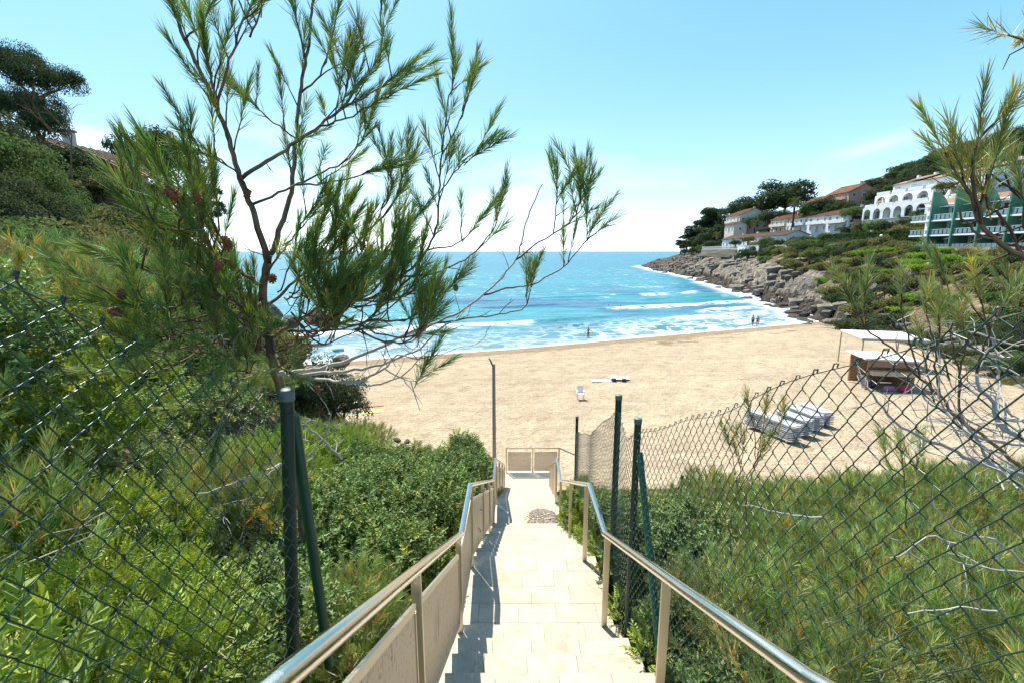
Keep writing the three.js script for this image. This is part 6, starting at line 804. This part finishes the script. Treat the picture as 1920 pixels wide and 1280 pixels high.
// ---------------------------------------------------------------- people
function bodyGeo(bones, res = 84) { // bones: [a, b, ra, rb]; one skin over all
  const lo = V(9, 9, 9), hi = V(-9, -9, -9); for (const [a, b, ra, rb] of bones) { for (const [p, r] of [[a, ra], [b, rb]]) { lo.min(p.clone().subScalar(r)); hi.max(p.clone().addScalar(r)); } } const mid = lo.clone().add(hi).multiplyScalar(0.5), half = Math.max(hi.x - lo.x, hi.y - lo.y, hi.z - lo.z) / 2 * 1.08;
  const mc = new MarchingCubes(res, new THREE.MeshBasicMaterial(), false, false, 60000); mc.isolation = 0; const f = mc.field, p = V(), ab = V(), ap = V();
  for (let k = 0; k < res; k++) for (let j = 0; j < res; j++) for (let i = 0; i < res; i++) { p.set(mid.x + (i - res / 2) / (res / 2) * half, mid.y + (j - res / 2) / (res / 2) * half, mid.z + (k - res / 2) / (res / 2) * half); let d = 9; for (const [a, b, ra, rb] of bones) { ab.subVectors(b, a); ap.subVectors(p, a); const t = clamp(ap.dot(ab) / Math.max(1e-6, ab.lengthSq())); const q = ap.addScaledVector(ab, -t).length() - lerp(ra, rb, t); const h = clamp(0.5 + 0.5 * (d - q) / 0.025); d = lerp(d, q, h) - 0.025 * h * (1 - h); } f[i + j * res + k * res * res] = -d; }
  mc.update(); const n = mc.count, g = new THREE.BufferGeometry(), P = new Float32Array(n * 3), N = new Float32Array(n * 3); for (let i = 0; i < n; i++) { P[i * 3] = mc.positionArray[i * 3] * half + mid.x; P[i * 3 + 1] = mc.positionArray[i * 3 + 1] * half + mid.y; P[i * 3 + 2] = mc.positionArray[i * 3 + 2] * half + mid.z; const l = Math.hypot(mc.normalArray[i * 3], mc.normalArray[i * 3 + 1], mc.normalArray[i * 3 + 2]) || 1; N[i * 3] = mc.normalArray[i * 3] / l; N[i * 3 + 1] = mc.normalArray[i * 3 + 1] / l; N[i * 3 + 2] = mc.normalArray[i * 3 + 2] / l; }
  g.setAttribute('position', new THREE.BufferAttribute(P, 3)); g.setAttribute('normal', new THREE.BufferAttribute(N, 3)); g.setAttribute('uv', new THREE.BufferAttribute(new Float32Array(n * 2), 2)); return g;
}
function person(label, pos, turn, o) { // 1.7 m figure facing +z
  const t = thing('person', label, 'person', [pos.x, pos.y, pos.z], turn); const s = o.height || 1.7, k = s / 1.7, w = o.woman ? 0.92 : 1.05; const v = (x, y, z) => V(x * k * w, y * k, z * k);
  const [ll, rl] = o.stride || [0.05, -0.05], arm = o.arms || [[-0.27, 1.08, 0.02, -0.26, 0.82, 0.08], [0.27, 1.08, 0.02, 0.26, 0.82, 0.08]];
  const bones = [[v(0, 0.98, 0), v(0, 1.18, 0), 0.125, 0.11], [v(0, 1.18, 0), v(0, 1.36, -0.01), 0.115, 0.125], [v(-0.13, 1.38, 0), v(0.13, 1.38, 0), 0.065, 0.065], [v(0, 1.40, 0), v(0, 1.52, 0.01), 0.055, 0.05], [v(0, 1.57, 0.015), v(0, 1.625, 0.01), 0.078, 0.085], [v(0, 1.56, 0.09), v(0, 1.585, 0.085), 0.014, 0.012], [v(-0.085, 1.585, 0), v(-0.088, 1.60, 0), 0.015, 0.015], [v(0.085, 1.585, 0), v(0.088, 1.60, 0), 0.015, 0.015], [v(-0.07, 0.93, 0), v(0.07, 0.93, 0), 0.11, 0.11]];
  for (const [sx, z] of [[-1, ll], [1, rl]]) bones.push([v(sx * 0.09, 0.92, 0), v(sx * 0.10, 0.49, z * 0.6 + 0.02), 0.088, 0.056], [v(sx * 0.10, 0.49, z * 0.6 + 0.02), v(sx * 0.10, 0.08, z), 0.055, 0.035], [v(sx * 0.10, 0.045, z - 0.03), v(sx * 0.115, 0.03, z + 0.15), 0.036, 0.028]);
  arm.forEach(([ex, ey, ez, hx, hy, hz], i) => { const sx = i ? 1 : -1; bones.push([v(sx * 0.18, 1.38, 0), v(ex, ey, ez), 0.05, 0.038], [v(ex, ey, ez), v(hx, hy, hz), 0.037, 0.027], [v(hx, hy, hz), v(hx, hy - 0.07, hz + 0.02), 0.030, 0.026]); for (let q = 0; q < 4; q++) bones.push([v(hx, hy - 0.07, hz + (q - 1.5) * 0.018 + 0.02), v(hx + sx * -0.01, hy - (q === 3 ? 0.13 : 0.15), hz + (q - 1.5) * 0.02 + 0.03), 0.009, 0.008]); bones.push([v(hx, hy - 0.04, hz + 0.03), v(hx, hy - 0.09, hz + 0.065), 0.010, 0.008]); });
  mesh('body', bodyGeo(bones), M(o.skin[0], o.skin[1], o.skin[2], { roughness: 0.6 }), t);
  mesh('hair', new THREE.SphereGeometry(0.098 * k, 16, 10, 0, 6.3, 0, o.woman ? 2.0 : 1.45).scale(0.98, 1.05, 1.05).rotateX(-0.45).translate(0, 1.625 * k, -0.012 * k), M(0.04, 0.025, 0.015, { roughness: 0.8 }), t); if (o.woman) mesh('hair', limb([v(0, 1.62, -0.07), v(0, 1.5, -0.10), v(0, 1.38, -0.12)], [0.06 * k, 0.055 * k, 0.02 * k], 8), M(0.04, 0.025, 0.015, { roughness: 0.8 }), t);
  const cm = M(o.cloth[0], o.cloth[1], o.cloth[2], { roughness: 0.9 }); if (o.woman) { mesh('bikini_bottom', new THREE.CylinderGeometry(0.178 * k, 0.16 * k, 0.13 * k, 16, 1, true).scale(1.08 * w, 1, 0.80).translate(0, 0.94 * k, 0), cm, t); mesh('bikini_top', new THREE.CylinderGeometry(0.150 * k, 0.135 * k, 0.10 * k, 16, 1, true).scale(0.98, 1, 0.92).translate(0, 1.27 * k, 0), cm, t); } else { mesh('swim_trunks', merge([new THREE.CylinderGeometry(0.182 * k, 0.19 * k, 0.16 * k, 18, 1, true).scale(1.1, 1, 0.78).translate(0, 0.95 * k, 0), ...[-1, 1].map((sx) => new THREE.CylinderGeometry(0.105 * k, 0.10 * k, 0.30 * k, 12, 1, true).translate(sx * 0.095 * k * w, 0.74 * k, 0.01))]), cm, t); }
  return t;
}
{
  const skin = [0.42, 0.24, 0.15], a = onLevel(1411, 611, 0.02), b = onLevel(1420, 612, 0.02);
  person('man in dark swim trunks standing at the water edge beside a woman', V(a.x, -0.05, a.z), 0.3, { skin, cloth: [0.02, 0.03, 0.08], stride: [0.08, -0.06], height: 1.72 }); person('woman in a dark bikini standing at the water edge beside the man', V(b.x, -0.05, b.z), -0.5, { skin: [0.40, 0.22, 0.13], cloth: [0.02, 0.02, 0.02], woman: 1, height: 1.66, arms: [[-0.30, 1.15, 0.05, -0.20, 1.02, 0.22], [0.27, 1.1, 0.02, 0.28, 0.84, 0.05]] });
  const c = onLevel(1103, 632, 0.02); person('bather in a dark swimsuit wading in the foam with arms spread', V(c.x, -0.35, c.z), 0.2, { skin, cloth: [0.02, 0.02, 0.03], woman: 1, height: 1.65, arms: [[-0.40, 1.22, 0.03, -0.58, 1.02, 0.08], [0.40, 1.22, 0.03, 0.58, 1.02, 0.08]] });
  const d = onLevel(1163, 577, 0.02); person('swimmer with head and shoulders above water, right of another swimmer', V(d.x, -1.15, d.z), 0.5, { skin: [0.55, 0.22, 0.18], cloth: [0.45, 0.05, 0.06], height: 1.7, arms: [[-0.45, 1.35, 0.1, -0.62, 1.25, 0.25], [0.45, 1.35, 0.1, 0.62, 1.25, 0.25]] }); const e = onLevel(1141, 574, 0.02); person('swimmer out in the bay with only the dark-haired head showing', V(e.x, -1.4, e.z), 0.4, { skin, cloth: [0.03, 0.03, 0.04], height: 1.7 });
}
renderer.render(scene, camera);
